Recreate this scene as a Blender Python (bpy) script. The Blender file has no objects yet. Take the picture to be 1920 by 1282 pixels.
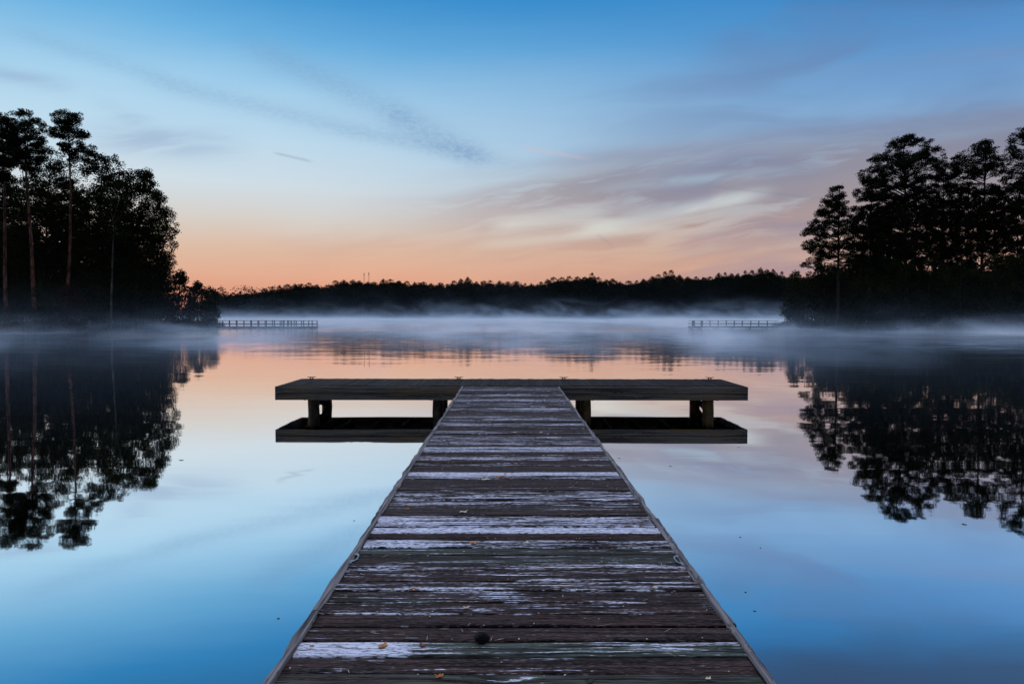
import bpy, math, random
import numpy as np
from mathutils import Vector, Matrix, Euler

S = bpy.context.scene
COL = S.collection
rad = math.radians

# ------------------------------------------------------------------ camera
H = 1.95                      # eye above the water
DECK = 0.568                  # deck top above the water
F = 1400.0                    # focal length in pixels of the 1920 px frame
cd = bpy.data.cameras.new('camera')
cd.sensor_width = 36.0
cd.lens = 36.0 * F / 1920.0
cd.clip_start = 0.05
cd.clip_end = 6000
cam = bpy.data.objects.new('camera', cd)
COL.objects.link(cam)
PITCH = math.atan(47 / F)
YAW = math.atan(7 / F)
CAM = Vector((-0.024, 0.0, H))
R = (Matrix.Rotation(-YAW, 3, 'Z') @ Matrix.Rotation(math.pi / 2 - PITCH, 3, 'X')
     @ Matrix.Rotation(rad(0.1), 3, 'Z'))
cam.matrix_world = Matrix.Translation(CAM) @ R.to_4x4()
S.camera = cam
R0 = Matrix.Rotation(-YAW, 3, 'Z') @ Matrix.Rotation(math.pi / 2 - PITCH, 3, 'X')


def at(u, v, y):
    """world point seen at photo pixel (u, v) at world depth y"""
    d = R @ Vector(((u - 960) / F, (641 - v) / F, -1.0))
    return CAM + d * (y / d.y)


def on_plane(u, v, z):
    d = R @ Vector(((u - 960) / F, (641 - v) / F, -1.0))
    return CAM + d * ((z - CAM.z) / d.z)


# ------------------------------------------------------------------ render settings
S.view_settings.view_transform = 'Standard'
S.view_settings.look = 'None'
S.view_settings.exposure = 0.0
S.view_settings.gamma = 1.0
S.cycles.use_denoising = True
try:
    S.cycles.denoiser = 'OPENIMAGEDENOISE'
    S.cycles.denoising_prefilter = 'ACCURATE'
except Exception:
    pass
S.cycles.use_adaptive_sampling = True
S.cycles.adaptive_threshold = 0.01
S.cycles.max_bounces = 8
S.cycles.diffuse_bounces = 2
S.cycles.glossy_bounces = 4
S.cycles.transmission_bounces = 2
S.cycles.volume_bounces = 1
S.cycles.transparent_max_bounces = 8
S.cycles.caustics_reflective = False
S.cycles.caustics_refractive = False


# ------------------------------------------------------------------ node helpers
class G:
    """tiny expression builder over a node tree"""
    def __init__(s, nt):
        s.nt = nt
        s.n = nt.nodes
        s.l = nt.links

    def put(s, sock, v):
        if isinstance(v, E):
            s.l.new(v.o, sock)
        elif isinstance(v, (tuple, list)) and len(v) == 3 and sock.type == 'RGBA':
            sock.default_value = (*v, 1)
        elif v is not None:
            sock.default_value = v

    def math(s, op, a, b=None, c=None, clamp=False):
        m = s.n.new('ShaderNodeMath')
        m.operation = op
        m.use_clamp = clamp
        s.put(m.inputs[0], a)
        if b is not None: s.put(m.inputs[1], b)
        if c is not None: s.put(m.inputs[2], c)
        return E(s, m.outputs[0])

    def xyz(s, x, y, z):
        m = s.n.new('ShaderNodeCombineXYZ')
        for i, q in enumerate((x, y, z)): s.put(m.inputs[i], q)
        return E(s, m.outputs[0])

    def sep(s, v):
        m = s.n.new('ShaderNodeSeparateXYZ')
        s.put(m.inputs[0], v)
        return [E(s, m.outputs[i]) for i in range(3)]

    def noise(s, vec, scale=1.0, detail=2.0, rough=0.5, dist=0.0, col=False):
        m = s.n.new('ShaderNodeTexNoise')
        s.put(m.inputs['Vector'], vec)
        m.inputs['Scale'].default_value = scale
        m.inputs['Detail'].default_value = detail
        m.inputs['Roughness'].default_value = rough
        m.inputs['Distortion'].default_value = dist
        return E(s, m.outputs['Color' if col else 'Fac'])

    def voro(s, vec, scale=1.0, rnd=1.0, out='Distance'):
        m = s.n.new('ShaderNodeTexVoronoi')
        s.put(m.inputs['Vector'], vec)
        m.inputs['Scale'].default_value = scale
        m.inputs['Randomness'].default_value = rnd
        return E(s, m.outputs[out])

    def step(s, x, a, b, lo=0.0, hi=1.0, kind='SMOOTHSTEP'):
        m = s.n.new('ShaderNodeMapRange')
        m.interpolation_type = kind
        s.put(m.inputs[0], x)
        for i, q in enumerate((a, b, lo, hi)): s.put(m.inputs[i + 1], q)
        return E(s, m.outputs[0])

    def mix(s, f, a, b):
        m = s.n.new('ShaderNodeMix')
        m.data_type = 'RGBA'
        s.put(m.inputs[0], f)
        s.put(m.inputs[6], a)
        s.put(m.inputs[7], b)
        return E(s, m.outputs[2])

    def ramp(s, x, stops):
        m = s.n.new('ShaderNodeValToRGB')
        s.put(m.inputs[0], x)
        el = m.color_ramp.elements
        while len(el) < len(stops): el.new(0.5)
        for e, (p, c) in zip(el, stops):
            e.position = p
            e.color = (*c, 1)
        return E(s, m.outputs[0])

    def attr(s, name, out='Color'):
        m = s.n.new('ShaderNodeAttribute')
        m.attribute_name = name
        return E(s, m.outputs[out])


class E:
    def __init__(s, g, o):
        s.g = g
        s.o = o
    def __add__(s, b): return s.g.math('ADD', s, b)
    __radd__ = __add__
    def __sub__(s, b): return s.g.math('SUBTRACT', s, b)
    def __rsub__(s, b): return s.g.math('SUBTRACT', b, s)
    def __mul__(s, b): return s.g.math('MULTIPLY', s, b)
    __rmul__ = __mul__
    def __truediv__(s, b): return s.g.math('DIVIDE', s, b)
    def __rtruediv__(s, b): return s.g.math('DIVIDE', b, s)


def lin(r, g, b):
    f = lambda c: (c / 255 / 12.92) if c <= 10.3 else ((c / 255 + 0.055) / 1.055) ** 2.4
    return (f(r), f(g), f(b))


# ------------------------------------------------------------------ sky (dawn, sun still below the horizon)
W = bpy.data.worlds.new('World')
S.world = W
W.use_nodes = True
nt = W.node_tree
nt.nodes.clear()
g = G(nt)
tc = nt.nodes.new('ShaderNodeTexCoord')
dx, dy, dz = g.sep(E(g, tc.outputs['Generated']))
el = g.math('ARCSINE', g.math('MAXIMUM', dz, 0.0)) * (180 / math.pi)
dyc = g.math('MAXIMUM', dy, 0.3)
U = dx / dyc * 1400.0
V = dz / dyc * 1400.0
side = g.step(U, -700.0, 1000.0, 0.0, 1.0)
wv = g.noise(g.xyz(U * 0.0016, V * 0.006, 3.0), 1.0, 3.0, 0.5)
elw = el + (wv - 0.5) * 2.2
stops = [(0.0, (206, 134, 110)), (1.6, (219, 154, 130)), (3.2, (223, 173, 147)), (5.0, (218, 186, 164)),
         (7.0, (212, 207, 201)), (9.5, (206, 221, 230)), (12.6, (188, 218, 237)), (15.7, (164, 208, 236)),
         (19.4, (108, 178, 225)), (23.0, (54, 144, 207)), (29.0, (48, 108, 160)), (45.0, (166, 182, 214)), (90.0, (190, 192, 212))]
base = g.ramp(elw / 90.0, [(a / 90.0, lin(*c)) for a, c in stops])
stopsr = [(0.0, (196, 140, 122)), (2.2, (206, 152, 132)), (4.0, (204, 164, 146)), (6.0, (196, 176, 166)),
          (8.0, (182, 186, 192)), (10.3, (160, 184, 206)), (12.6, (136, 172, 208)), (15.7, (108, 154, 204)),
          (19.4, (70, 138, 200)), (23.0, (42, 126, 196)), (29.0, (52, 104, 158)), (45.0, (156, 172, 206)), (90.0, (190, 192, 212))]
baser = g.ramp(elw / 90.0, [(a / 90.0, lin(*c)) for a, c in stopsr])
sky = g.mix(side, base, baser)

# streaky cirrus veil in the lower right, edge rising to the right
ang = rad(8)
ur = U * math.cos(ang) + V * math.sin(ang)
vr = V * math.cos(ang) - U * math.sin(ang)
warp = g.noise(g.xyz(ur * 0.003, vr * 0.008, 1.7), 1.0, 2.0, 0.5)
n1 = g.noise(g.xyz(ur * 0.0019, vr * 0.016 + warp * 1.6, 0.3), 1.0, 5.0, 0.55)
n2 = g.noise(g.xyz(ur * 0.006, vr * 0.045 + warp * 3.0, 5.3), 1.0, 4.0, 0.6)
edge = V - (258.0 + U * 0.125) + (n1 - 0.5) * 90.0
below = g.step(edge, -45.0, 45.0, 1.0, 0.0)
left = g.math('MAXIMUM', g.step(U + V * 0.35, -300.0, 330.0, 0.0, 1.0), g.step(U, -700.0, -100.0, 0.12, 0.55) * g.step(V, 90.0, 230.0, 1.0, 0.0) * g.step(n1, 0.42, 0.6))
low = g.step(V, 60.0, 190.0, 0.25, 1.0)
streak = g.step(n1 * 0.55 + n2 * 0.45, 0.41, 0.56, 0.16, 1.0)
band = g.step(edge, -190.0, -30.0, 0.0, 0.45)


def seg(u0, v0, u1, v1, w, soft=0.15):
    """soft mask round the line from photo pixel (u0,v0) to (u1,v1)"""
    a = ((u0 - 953), (594 - v0))
    b = ((u1 - 953), (594 - v1))
    L = math.hypot(b[0] - a[0], b[1] - a[1])
    tx, ty = (b[0] - a[0]) / L, (b[1] - a[1]) / L
    t = (U - a[0]) * tx + (V - a[1]) * ty
    d = (V - a[1]) * tx - (U - a[0]) * ty
    k = g.math('EXPONENT', d * d * (-1.0 / (w * w)))
    e = g.step(t, -soft * L, soft * L, 0.0, 1.0) * g.step(t, L * (1 - soft), L * (1 + soft), 1.0, 0.0)
    return k * e


gap = seg(1090, 432, 1420, 365, 12) + seg(930, 425, 1130, 400, 16) * 0.8 + seg(900, 462, 1250, 425, 9) * 0.7
veil = below * left * low * g.math('MINIMUM', streak + band, 1.0)
veil = veil * g.math('SUBTRACT', 1.0, gap * (n2 * 1.5), clamp=True)
vcol = g.ramp(V / 500.0, [(0.0, lin(196, 136, 120)), (0.25, lin(190, 152, 142)), (0.45, lin(156, 144, 150)),
                          (0.65, lin(134, 134, 154)), (1.0, lin(110, 128, 160))])
sky = g.mix(veil * 0.92, sky, vcol)
# glow in the gaps
sky = g.mix(g.math('MULTIPLY', gap * n2, 0.9, clamp=True), sky, lin(212, 214, 208))
# mauve smudges upper right and left
sm = g.noise(g.xyz(ur * 0.0012, vr * 0.007 + warp, 9.0), 1.0, 4.0, 0.5)
mr = g.step(sm, 0.48, 0.7, 0.0, 1.0) * g.step(U, -100.0, 500.0, 0.0, 1.0) * g.step(V, 560.0, 700.0, 1.0, 0.4)
sky = g.mix(mr * 0.45, sky, lin(104, 124, 166))
hi_ = g.step(V + (sm - 0.5) * 120.0, 570.0, 665.0) * g.step(U, 60.0, 620.0)
sky = g.mix(hi_ * 0.8 * g.step(el, 33.0, 45.0, 1.0, 0.0), sky, lin(66, 84, 114))
ml = (seg(190, 262, 430, 278, 30, 0.4) * 0.7 + seg(-40, 136, 130, 168, 14, 0.3) * 0.6
      + seg(200, 205, 300, 245, 14, 0.4) * 0.3) * g.step(n2, 0.3, 0.65, 0.4, 1.0)
sky = g.mix(ml * 0.75, sky, lin(140, 165, 200))
# rippled bands of altocumulus
rp = g.noise(g.xyz(U * 0.085 + V * 0.04, V * 0.17, 2.0), 1.0, 3.0, 0.65, 0.4)
rpp = g.step(rp, 0.34, 0.64, 0.58, 1.0)
ra = seg(40, 70, 340, 165, 16, 0.2) * 0.5 + seg(470, 90, 760, 225, 26, 0.2) * 0.8 + seg(730, 215, 905, 300, 26, 0.15) + seg(300, 160, 650, 245, 18, 0.2) * 0.7 + seg(640, 245, 960, 308, 16, 0.2) * 0.8
sky = g.mix(ra * rpp * 0.40, sky, lin(112, 152, 192))
thin = seg(1330, 350, 1530, 372, 3) * 0.22 + seg(520, 291, 585, 306, 2.5) * 0.3 + seg(1120, 440, 1148, 462, 3) * 0.15
sky = g.mix(thin, sky, lin(120, 130, 150))
sky = g.mix(seg(980, 280, 1100, 300, 3.2) * 0.5, sky, lin(200, 190, 200))
bandm = (seg(1060, 306, 1990, 205, 17, 0.12) * 0.75 + seg(1250, 300, 1990, 262, 11, 0.2) * 0.4 + seg(1500, 150, 1990, 90, 18, 0.3) * 0.3) * g.step(n1, 0.35, 0.6, 0.45, 1.0)
sky = g.mix(bandm * 0.6, sky, lin(136, 134, 156))
blu = seg(1150, 352, 1500, 318, 10, 0.3) * g.step(n2, 0.35, 0.6)
sky = g.mix(blu * 0.55, sky, lin(166, 190, 208))
# the sky behind the camera is still dim before sunrise
back = g.step(dy, -0.5, 0.35, 0.6, 1.0)
below_h = g.step(dz, -0.03, 0.0, 0.12, 1.0)
bg = nt.nodes.new('ShaderNodeBackground')
g.put(bg.inputs[0], sky)
over = g.step(el, 32.0, 50.0, 1.0, 2.5)          # overhead sky boosted out of view, added fill for deck and mist
g.put(bg.inputs[1], back * below_h * over)
st = nt.nodes.new('ShaderNodeTexSky')
st.sky_type = 'NISHITA'
st.sun_disc = False
st.sun_elevation = rad(0.5)
st.sun_rotation = rad(-12)
bg2 = nt.nodes.new('ShaderNodeBackground')
nt.links.new(st.outputs[0], bg2.inputs[0])
bg2.inputs[1].default_value = 0.004
ad = nt.nodes.new('ShaderNodeAddShader')
nt.links.new(bg.outputs[0], ad.inputs[0])
nt.links.new(bg2.outputs[0], ad.inputs[1])
wo = nt.nodes.new('ShaderNodeOutputWorld')
nt.links.new(ad.outputs[0], wo.inputs[0])


# ------------------------------------------------------------------ materials
def new_mat(name):
    m = bpy.data.materials.new(name)
    m.use_nodes = True
    nt = m.node_tree
    nt.nodes.clear()
    out = nt.nodes.new('ShaderNodeOutputMaterial')
    return m, G(nt), nt, out


def principled(g, nt, out, col, rough=0.6, spec=0.5, normal=None, metal=0.0):
    p = nt.nodes.new('ShaderNodeBsdfPrincipled')
    g.put(p.inputs['Base Color'], col)
    g.put(p.inputs['Roughness'], rough)
    g.put(p.inputs['Specular IOR Level'], spec)
    g.put(p.inputs['Metallic'], metal)
    if normal is not None: g.put(p.inputs['Normal'], normal)
    nt.links.new(p.outputs[0], out.inputs[0])
    return p


def pos(nt, g, kind='Object'):
    t = nt.nodes.new('ShaderNodeTexCoord')
    return E(g, t.outputs[kind])


def bump(nt, g, h, strength=0.5, dist=0.01):
    b = nt.nodes.new('ShaderNodeBump')
    b.inputs['Strength'].default_value = strength
    b.inputs['Distance'].default_value = dist
    g.put(b.inputs['Height'], h)
    return E(g, b.outputs[0])


def mat_boards():
    """weathered decking; attribute brd = (frost, green, offset), attribute grain = coords along / across the board"""
    m, g, nt, out = new_mat('weathered_decking')
    fr, gr, off = g.sep(g.attr('brd'))
    gx, gy, gz = g.sep(g.attr('grain'))
    offz = off * 37.0
    kv = nt.nodes.new('ShaderNodeTexVoronoi')
    g.put(kv.inputs['Vector'], g.xyz(gx * 1.5, gy * 7.0, offz))
    kv.inputs['Scale'].default_value = 1.0
    kd = E(g, kv.outputs['Distance'])
    kn = g.step(kd, 0.0, 0.30, 1.0, 0.0)            # near a knot
    kon = g.step(g.sep(E(g, kv.outputs['Color']))[0], 0.55, 0.6, 0.0, 1.0)
    kn = kn * kon
    wob = g.noise(g.xyz(gx * 2.2, gy * 5.0, offz), 1.0, 2.0, 0.5)
    gyw = gy + (wob - 0.5) * 0.035 + kn * 0.035
    a = g.noise(g.xyz(gx * 1.1, gyw * 30.0, offz), 1.0, 4.0, 0.66)
    b = g.noise(g.xyz(gx * 3.2, gyw * 82.0, offz + 3.0), 1.0, 3.0, 0.65)
    c = g.noise(g.xyz(gx * 0.9, gy * 7.0, offz + 7.0), 1.0, 3.0, 0.5)
    s = g.noise(g.xyz(gx * 30.0, gyw * 150.0, offz + 9.0), 1.0, 2.0, 0.6)
    wood = g.mix(g.step(a, 0.36, 0.62), lin(20, 11, 9), lin(82, 62, 56))
    wood = g.mix(g.step(b, 0.38, 0.54, 0.92, 0.0), wood, lin(9, 4, 4))
    wood = g.mix(g.step(s, 0.50, 0.62, 0.0, 0.35), wood, lin(120, 100, 96))
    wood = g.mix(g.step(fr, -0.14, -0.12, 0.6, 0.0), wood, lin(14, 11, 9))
    moss = g.step(c + gr, 0.62, 0.95) * g.step(fr, -0.14, -0.12, 0.35, 1.0)
    wood = g.mix(moss * 0.75, wood, g.mix(g.step(b, 0.35, 0.65), lin(30, 32, 22), lin(98, 110, 98)))
    ring = g.math('SINE', kd * 75.0 + wob * 8.0)
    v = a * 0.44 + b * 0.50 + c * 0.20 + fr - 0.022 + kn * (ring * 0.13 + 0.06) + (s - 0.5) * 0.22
    crk = g.noise(g.xyz(gx * 1.8, gyw * 55.0, offz + 21.0), 1.0, 2.0, 0.5)
    crk = g.step(g.math('ABSOLUTE', crk - 0.5), 0.004, 0.026, 0.0, 1.0)
    frost_sheen = g.step(v, 0.590, 0.67) * g.step(s, 0.36, 0.52, 0.12, 1.0) * (crk * 0.85 + 0.15)
    wood = g.mix((1.0 - crk) * 0.85, wood, lin(4, 2, 2))
    colr = g.mix(frost_sheen, wood, g.mix(c, lin(224, 226, 240), lin(236, 230, 236)))  # pale frost, with sky sheen painted into the colour as highlights
    colr = g.mix(g.step(kd, 0.0, 0.07, 0.9, 0.0) * kon, colr, lin(26, 14, 12))
    hgt = a * 0.6 + b * 0.6 + s * 0.2 - kn * 0.3
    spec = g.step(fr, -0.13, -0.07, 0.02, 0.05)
    principled(g, nt, out, colr, g.step(a, 0.3, 0.7, 0.45, 0.65), spec, bump(nt, g, hgt, 1.0, 0.007))
    return m


def mat_beam(name, lo, hi, warm, along=(0.8, 14.0, 30.0)):
    """rough sawn dark timber; grain runs along local X"""
    m, g, nt, out = new_mat(name)
    x, y, z = g.sep(pos(nt, g))
    w = g.noise(g.xyz(x * 0.9, y * 2.0, z * 3.0), 1.0, 2.0, 0.5)
    kv = nt.nodes.new('ShaderNodeTexVoronoi')
    g.put(kv.inputs['Vector'], g.xyz(x * 1.3, y * 2.0, z * 6.0))
    kd = E(g, kv.outputs['Distance'])
    kn = g.step(kd, 0.0, 0.33, 1.0, 0.0)
    a = g.noise(g.xyz(x * along[0], y * along[1], z * along[2] + w * 3.0 + kn * 2.0), 1.0, 5.0, 0.6)
    c = g.noise(g.xyz(x * 0.7, y * 1.2, z * 5.0), 1.0, 3.0, 0.5)
    colr = g.mix(g.step(a, 0.32, 0.68), lo, hi)
    colr = g.mix(g.step(c, 0.5, 0.68) * 0.8, colr, warm)
    colr = g.mix(g.step(kd, 0.03, 0.10, 0.85, 0.0), colr, lin(16, 10, 8))
    principled(g, nt, out, colr, 0.7, 0.35, bump(nt, g, a, 0.8, 0.012))
    return m


def mat_simple(name, c1, c2, scale=4.0, rough=0.7, spec=0.3, metal=0.0, stretch=(1, 1, 1), bmp=0.3):
    m, g, nt, out = new_mat(name)
    x, y, z = g.sep(pos(nt, g))
    a = g.noise(g.xyz(x * stretch[0], y * stretch[1], z * stretch[2]), scale, 4.0, 0.6)
    principled(g, nt, out, g.mix(g.step(a, 0.35, 0.65), c1, c2), rough, spec, bump(nt, g, a, bmp, 0.02), metal)
    return m


def mat_leaf(name, dark, light, scale=0.6):
    m, g, nt, out = new_mat(name)
    geo = nt.nodes.new('ShaderNodeNewGeometry')
    p = pos(nt, g)
    a = g.noise(p, scale, 2.0, 0.6)
    r = E(g, geo.outputs['Random Per Island'])
    f = g.step(a * 0.6 + r * 0.4, 0.3, 0.7)
    principled(g, nt, out, g.mix(f, dark, light), 0.85, 0.03)
    return m


def mat_water():
    m, g, nt, out = new_mat('lake_water')
    P = E(g, nt.nodes.new('ShaderNodeNewGeometry').outputs['Position'])
    x, y, z = g.sep(P)
    # wind-ruffled sheet far out, nearly still water close by
    patch = g.noise(g.xyz(x * 0.012, y * 0.03, 0.0), 1.0, 3.0, 0.5)
    far = g.step(y + (patch - 0.5) * 45.0, 82.0, 104.0)
    fx = g.step(g.math('ABSOLUTE', x + 3.0) + (patch - 0.5) * 30.0, 26.0, 40.0, 1.0, 0.0)
    ruff = g.math('MAXIMUM', far * fx, g.step(y, 150.0, 220.0))
    mid = g.step(y, 14.0, 60.0, 0.25, 1.0)
    n1 = g.noise(g.xyz(x * 0.20, y * 1.2, 0.0), 1.0, 2.0, 0.5, 0.0, True)
    n2 = g.noise(g.xyz(x * 0.7, y * 5.0, 4.0), 1.0, 2.0, 0.5, 0.0, True)
    n3 = g.noise(g.xyz(x * 0.10, y * 0.25, 8.0), 1.0, 1.0, 0.5, 0.0, True)
    a1 = g.sep(n1)
    a2 = g.sep(n2)
    a3 = g.sep(n3)
    amp = 0.010 + mid * 0.024 + ruff * 0.10
    sx = (a1[0] - 0.5) * 0.5 + (a2[0] - 0.5) * 0.35
    sy = (a1[1] - 0.5) * 0.7 + (a2[1] - 0.5) * mid * 1.7 + (a3[1] - 0.5) * 0.35
    nrm = nt.nodes.new('ShaderNodeVectorMath')
    nrm.operation = 'NORMALIZE'
    g.put(nrm.inputs[0], g.xyz(sx * amp, sy * amp, 1.0))
    N = E(g, nrm.outputs[0])
    gl = nt.nodes.new('ShaderNodeBsdfGlossy')
    gl.distribution = 'GGX'
    bp = g.noise(g.xyz(x * 0.07, y * 0.05, 12.0), 1.0, 3.0, 0.55)
    bank = g.step(g.math('ABSOLUTE', x) - y * 0.30, 0.0, 14.0) * g.step(y + (bp - 0.5) * 70.0, 52.0, 84.0) * g.step(bp, 0.36, 0.60, 0.25, 1.0)
    g.put(gl.inputs['Roughness'], 0.02 + g.step(y, 12.0, 60.0) * 0.045 + bank * 0.13)
    gl.inputs['Color'].default_value = (0.985, 0.985, 0.99, 1)
    g.put(gl.inputs['Normal'], N)
    df = nt.nodes.new('ShaderNodeBsdfDiffuse')
    df.inputs['Color'].default_value = (*lin(12, 30, 42), 1)
    lw = nt.nodes.new('ShaderNodeLayerWeight')
    lw.inputs['Blend'].default_value = 0.5
    fac = g.step(E(g, lw.outputs['Facing']), 0.48, 0.74, 0.50, 1.0, 'LINEAR')
    mx = nt.nodes.new('ShaderNodeMixShader')
    g.put(mx.inputs[0], fac)
    nt.links.new(df.outputs[0], mx.inputs[1])
    nt.links.new(gl.outputs[0], mx.inputs[2])
    nt.links.new(mx.outputs[0], out.inputs[0])
    return m


def mat_mist():
    m, g, nt, out = new_mat('morning_mist')
    P = E(g, nt.nodes.new('ShaderNodeNewGeometry').outputs['Position'])
    x, y, z = g.sep(P)
    zc = g.math('MAXIMUM', z, 0.0)
    big = g.noise(g.xyz(x * 0.030, y * 0.016, z * 0.10), 1.0, 2.0, 0.5)
    pf = g.noise(g.xyz(x * 0.10, y * 0.028, z * 0.26), 1.0, 3.0, 0.6, 0.4)
    col = g.noise(g.xyz(x * 0.085, y * 0.060, z * 0.22), 1.0, 4.0, 0.62, 0.4)
    lob = g.noise(g.xyz(x * 0.055, y * 0.012, 6.0), 1.0, 2.0, 0.5)
    out_y = g.step(y + (lob - 0.5) * 110.0 + (col - 0.5) * 40.0, 26.0, 98.0, 0.0, 1.0)
    near = g.step(y, 110.0, 220.0, 1.0, 0.0)
    colm = g.step(col, 0.46, 0.63, 0.15, 4.3) * near + (1.0 - near)
    # low sheet lying on the water
    sh = g.step(big, 0.40, 0.60, 0.2, 1.8)
    hs = g.step(y, 100.0, 300.0, 0.42, 0.95, 'LINEAR') * (0.55 + g.step(col, 0.44, 0.66, 0.0, 1.7) * near + (1.0 - near) * 0.4)
    zq = zc / hs
    sheet = g.math('EXPONENT', zq * -1.3) * out_y * sh * g.step(pf, 0.35, 0.62, 0.3, 1.7) * colm * g.step(y, 90.0, 200.0, 0.026, 0.020)
    # rising wisps and, by the far shore, taller plumes
    wz = g.math('EXPONENT', zc * -0.75)
    wisp = g.step(pf * 0.65 + big * 0.35, 0.50, 0.64, 0.0, 1.0) * wz * g.step(y, 34.0, 90.0, 0.0, 1.0) * g.step(y, 90.0, 220.0, 0.0012, 0.005)
    pl_ = g.noise(g.xyz(x * 0.045 + z * 0.02, y * 0.02, z * 0.085), 1.0, 3.0, 0.6, 0.6)
    wisp = wisp + g.step(pl_ - zc * 0.011, 0.47, 0.62, 0.0, 1.0) * g.step(y, 240.0, 420.0, 0.0, 1.0) * g.step(zc, 0.0, 16.0, 1.0, 0.0) * g.step(x, -110.0, 20.0, 0.35, 1.0) * 0.012
    thin_ = g.step(y, 8.0, 30.0, 0.0, 1.0) * g.math('EXPONENT', zc * -0.9) * g.step(pf, 0.35, 0.65, 0.4, 1.4) * 0.0016
    dens = (sheet + wisp + thin_) * g.step(z, 17.0, 10.0, 0.0, 1.0)
    vs = nt.nodes.new('ShaderNodeVolumeScatter')
    vs.inputs['Color'].default_value = (0.66, 0.84, 1.0, 1)
    g.put(vs.inputs['Density'], dens)
    vs.inputs['Anisotropy'].default_value = 0.1
    nt.links.new(vs.outputs[0], out.inputs['Volume'])
    return m


M = {}
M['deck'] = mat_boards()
M['beam'] = mat_beam('dark_rough_timber', lin(32, 28, 24), lin(116, 106, 94), lin(124, 98, 60))
M['edge'] = mat_beam('grey_edge_timber', lin(34, 28, 26), lin(150, 140, 136), lin(100, 92, 82), (1.4, 60.0, 40.0))
M['under'] = mat_simple('dark_underside_timber', lin(14, 11, 9), lin(28, 23, 20), 3.0, 0.9, 0.03)  # darker, matt timber for the parts below the deck
M['pile'] = mat_simple('damp_piling', lin(18, 15, 12), lin(118, 92, 50), 2.2, 0.6, 0.3, 0.0, (1.6, 1.6, 1.0))
M['steel'] = mat_simple('galvanised_steel', lin(120, 132, 134), lin(170, 182, 186), 20.0, 0.45, 0.5, 0.6)
M['iron'] = mat_simple('dark_cast_iron', lin(14, 14, 15), lin(34, 33, 34), 20.0, 0.5, 0.4, 0.3)
M['rail'] = mat_simple('grey_brown_railing', lin(38, 30, 26), lin(70, 58, 50), 2.0, 0.75, 0.25)
M['needles'] = mat_leaf('pine_needles', lin(13, 18, 9), lin(30, 38, 18))
M['leaves'] = mat_leaf('broad_leaves', lin(14, 19, 8), lin(42, 46, 18))
M['autumn'] = mat_leaf('turning_leaves', lin(24, 16, 7), lin(62, 36, 16))
M['fleaf'] = mat_leaf('far_foliage', lin(12, 16, 9), lin(28, 33, 18), 0.2)
M['bark'] = mat_simple('pine_bark', lin(44, 30, 24), lin(122, 82, 64), 1.6, 0.85, 0.15, 0.0, (2, 2, 0.6))
M['pale_bark'] = mat_simple('pale_bark', lin(44, 41, 35), lin(92, 87, 76), 1.6, 0.85, 0.15, 0.0, (2, 2, 0.6))
M['dbark'] = mat_simple('dark_bark', lin(26, 22, 19), lin(58, 50, 44), 1.6, 0.85, 0.15, 0.0, (2, 2, 0.6))
M['grass'] = mat_leaf('bank_grass', lin(50, 46, 22), lin(104, 88, 46), 0.3)
M['ground'] = mat_simple('leaf_litter_ground', lin(40, 36, 26), lin(74, 64, 44), 0.7, 0.95, 0.1)
M['leaf_orange'] = mat_simple('dry_orange_leaf', lin(150, 82, 34), lin(206, 136, 72), 60.0, 0.7)
M['leaf_brown'] = mat_simple('dry_brown_leaf', lin(84, 46, 26), lin(146, 86, 48), 60.0, 0.7)
M['leaf_tan'] = mat_simple('dry_tan_leaf', lin(186, 160, 124), lin(226, 208, 178), 60.0, 0.7)
M['leaf_dark'] = mat_simple('wet_dark_leaf', lin(34, 34, 24), lin(70, 66, 40), 60.0, 0.6)
M['cone'] = mat_simple('dark_cone_scales', lin(10, 8, 7), lin(26, 20, 17), 60.0, 0.7)
M['water'] = mat_water()
M['mist'] = mat_mist()


# ------------------------------------------------------------------ mesh helpers
def mesh_obj(name, verts, faces, mat, parent=None, smooth=False, colors=None):
    me = bpy.data.meshes.new(name)
    me.from_pydata([tuple(v) for v in verts], [], [tuple(f) for f in faces])
    if smooth:
        me.polygons.foreach_set('use_smooth', [True] * len(me.polygons))
    me.update()
    if colors:
        for nm, arr in colors.items():
            at_ = me.attributes.new(nm, 'FLOAT_VECTOR', 'POINT')
            at_.data.foreach_set('vector', np.asarray(arr, dtype=np.float32).ravel())
    me.materials.append(M[mat] if isinstance(mat, str) else mat)
    o = bpy.data.objects.new(name, me)
    COL.objects.link(o)
    if parent is not None: o.parent = parent
    return o


def np_mesh(name, verts, nper, mat):
    """mesh of separate polygons with nper corners each, from an (n*nper,3) array"""
    me = bpy.data.meshes.new(name)
    n = len(verts) // nper
    me.vertices.add(n * nper)
    me.vertices.foreach_set('co', verts.astype(np.float32).ravel())
    me.loops.add(n * nper)
    me.loops.foreach_set('vertex_index', np.arange(n * nper, dtype=np.int32))
    me.polygons.add(n)
    me.polygons.foreach_set('loop_start', np.arange(0, n * nper, nper, dtype=np.int32))
    me.update(calc_edges=True)
    me.materials.append(M[mat])
    return me


def link(name, me, parent=None):
    o = bpy.data.objects.new(name, me)
    COL.objects.link(o)
    if parent is not None: o.parent = parent
    return o


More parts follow.
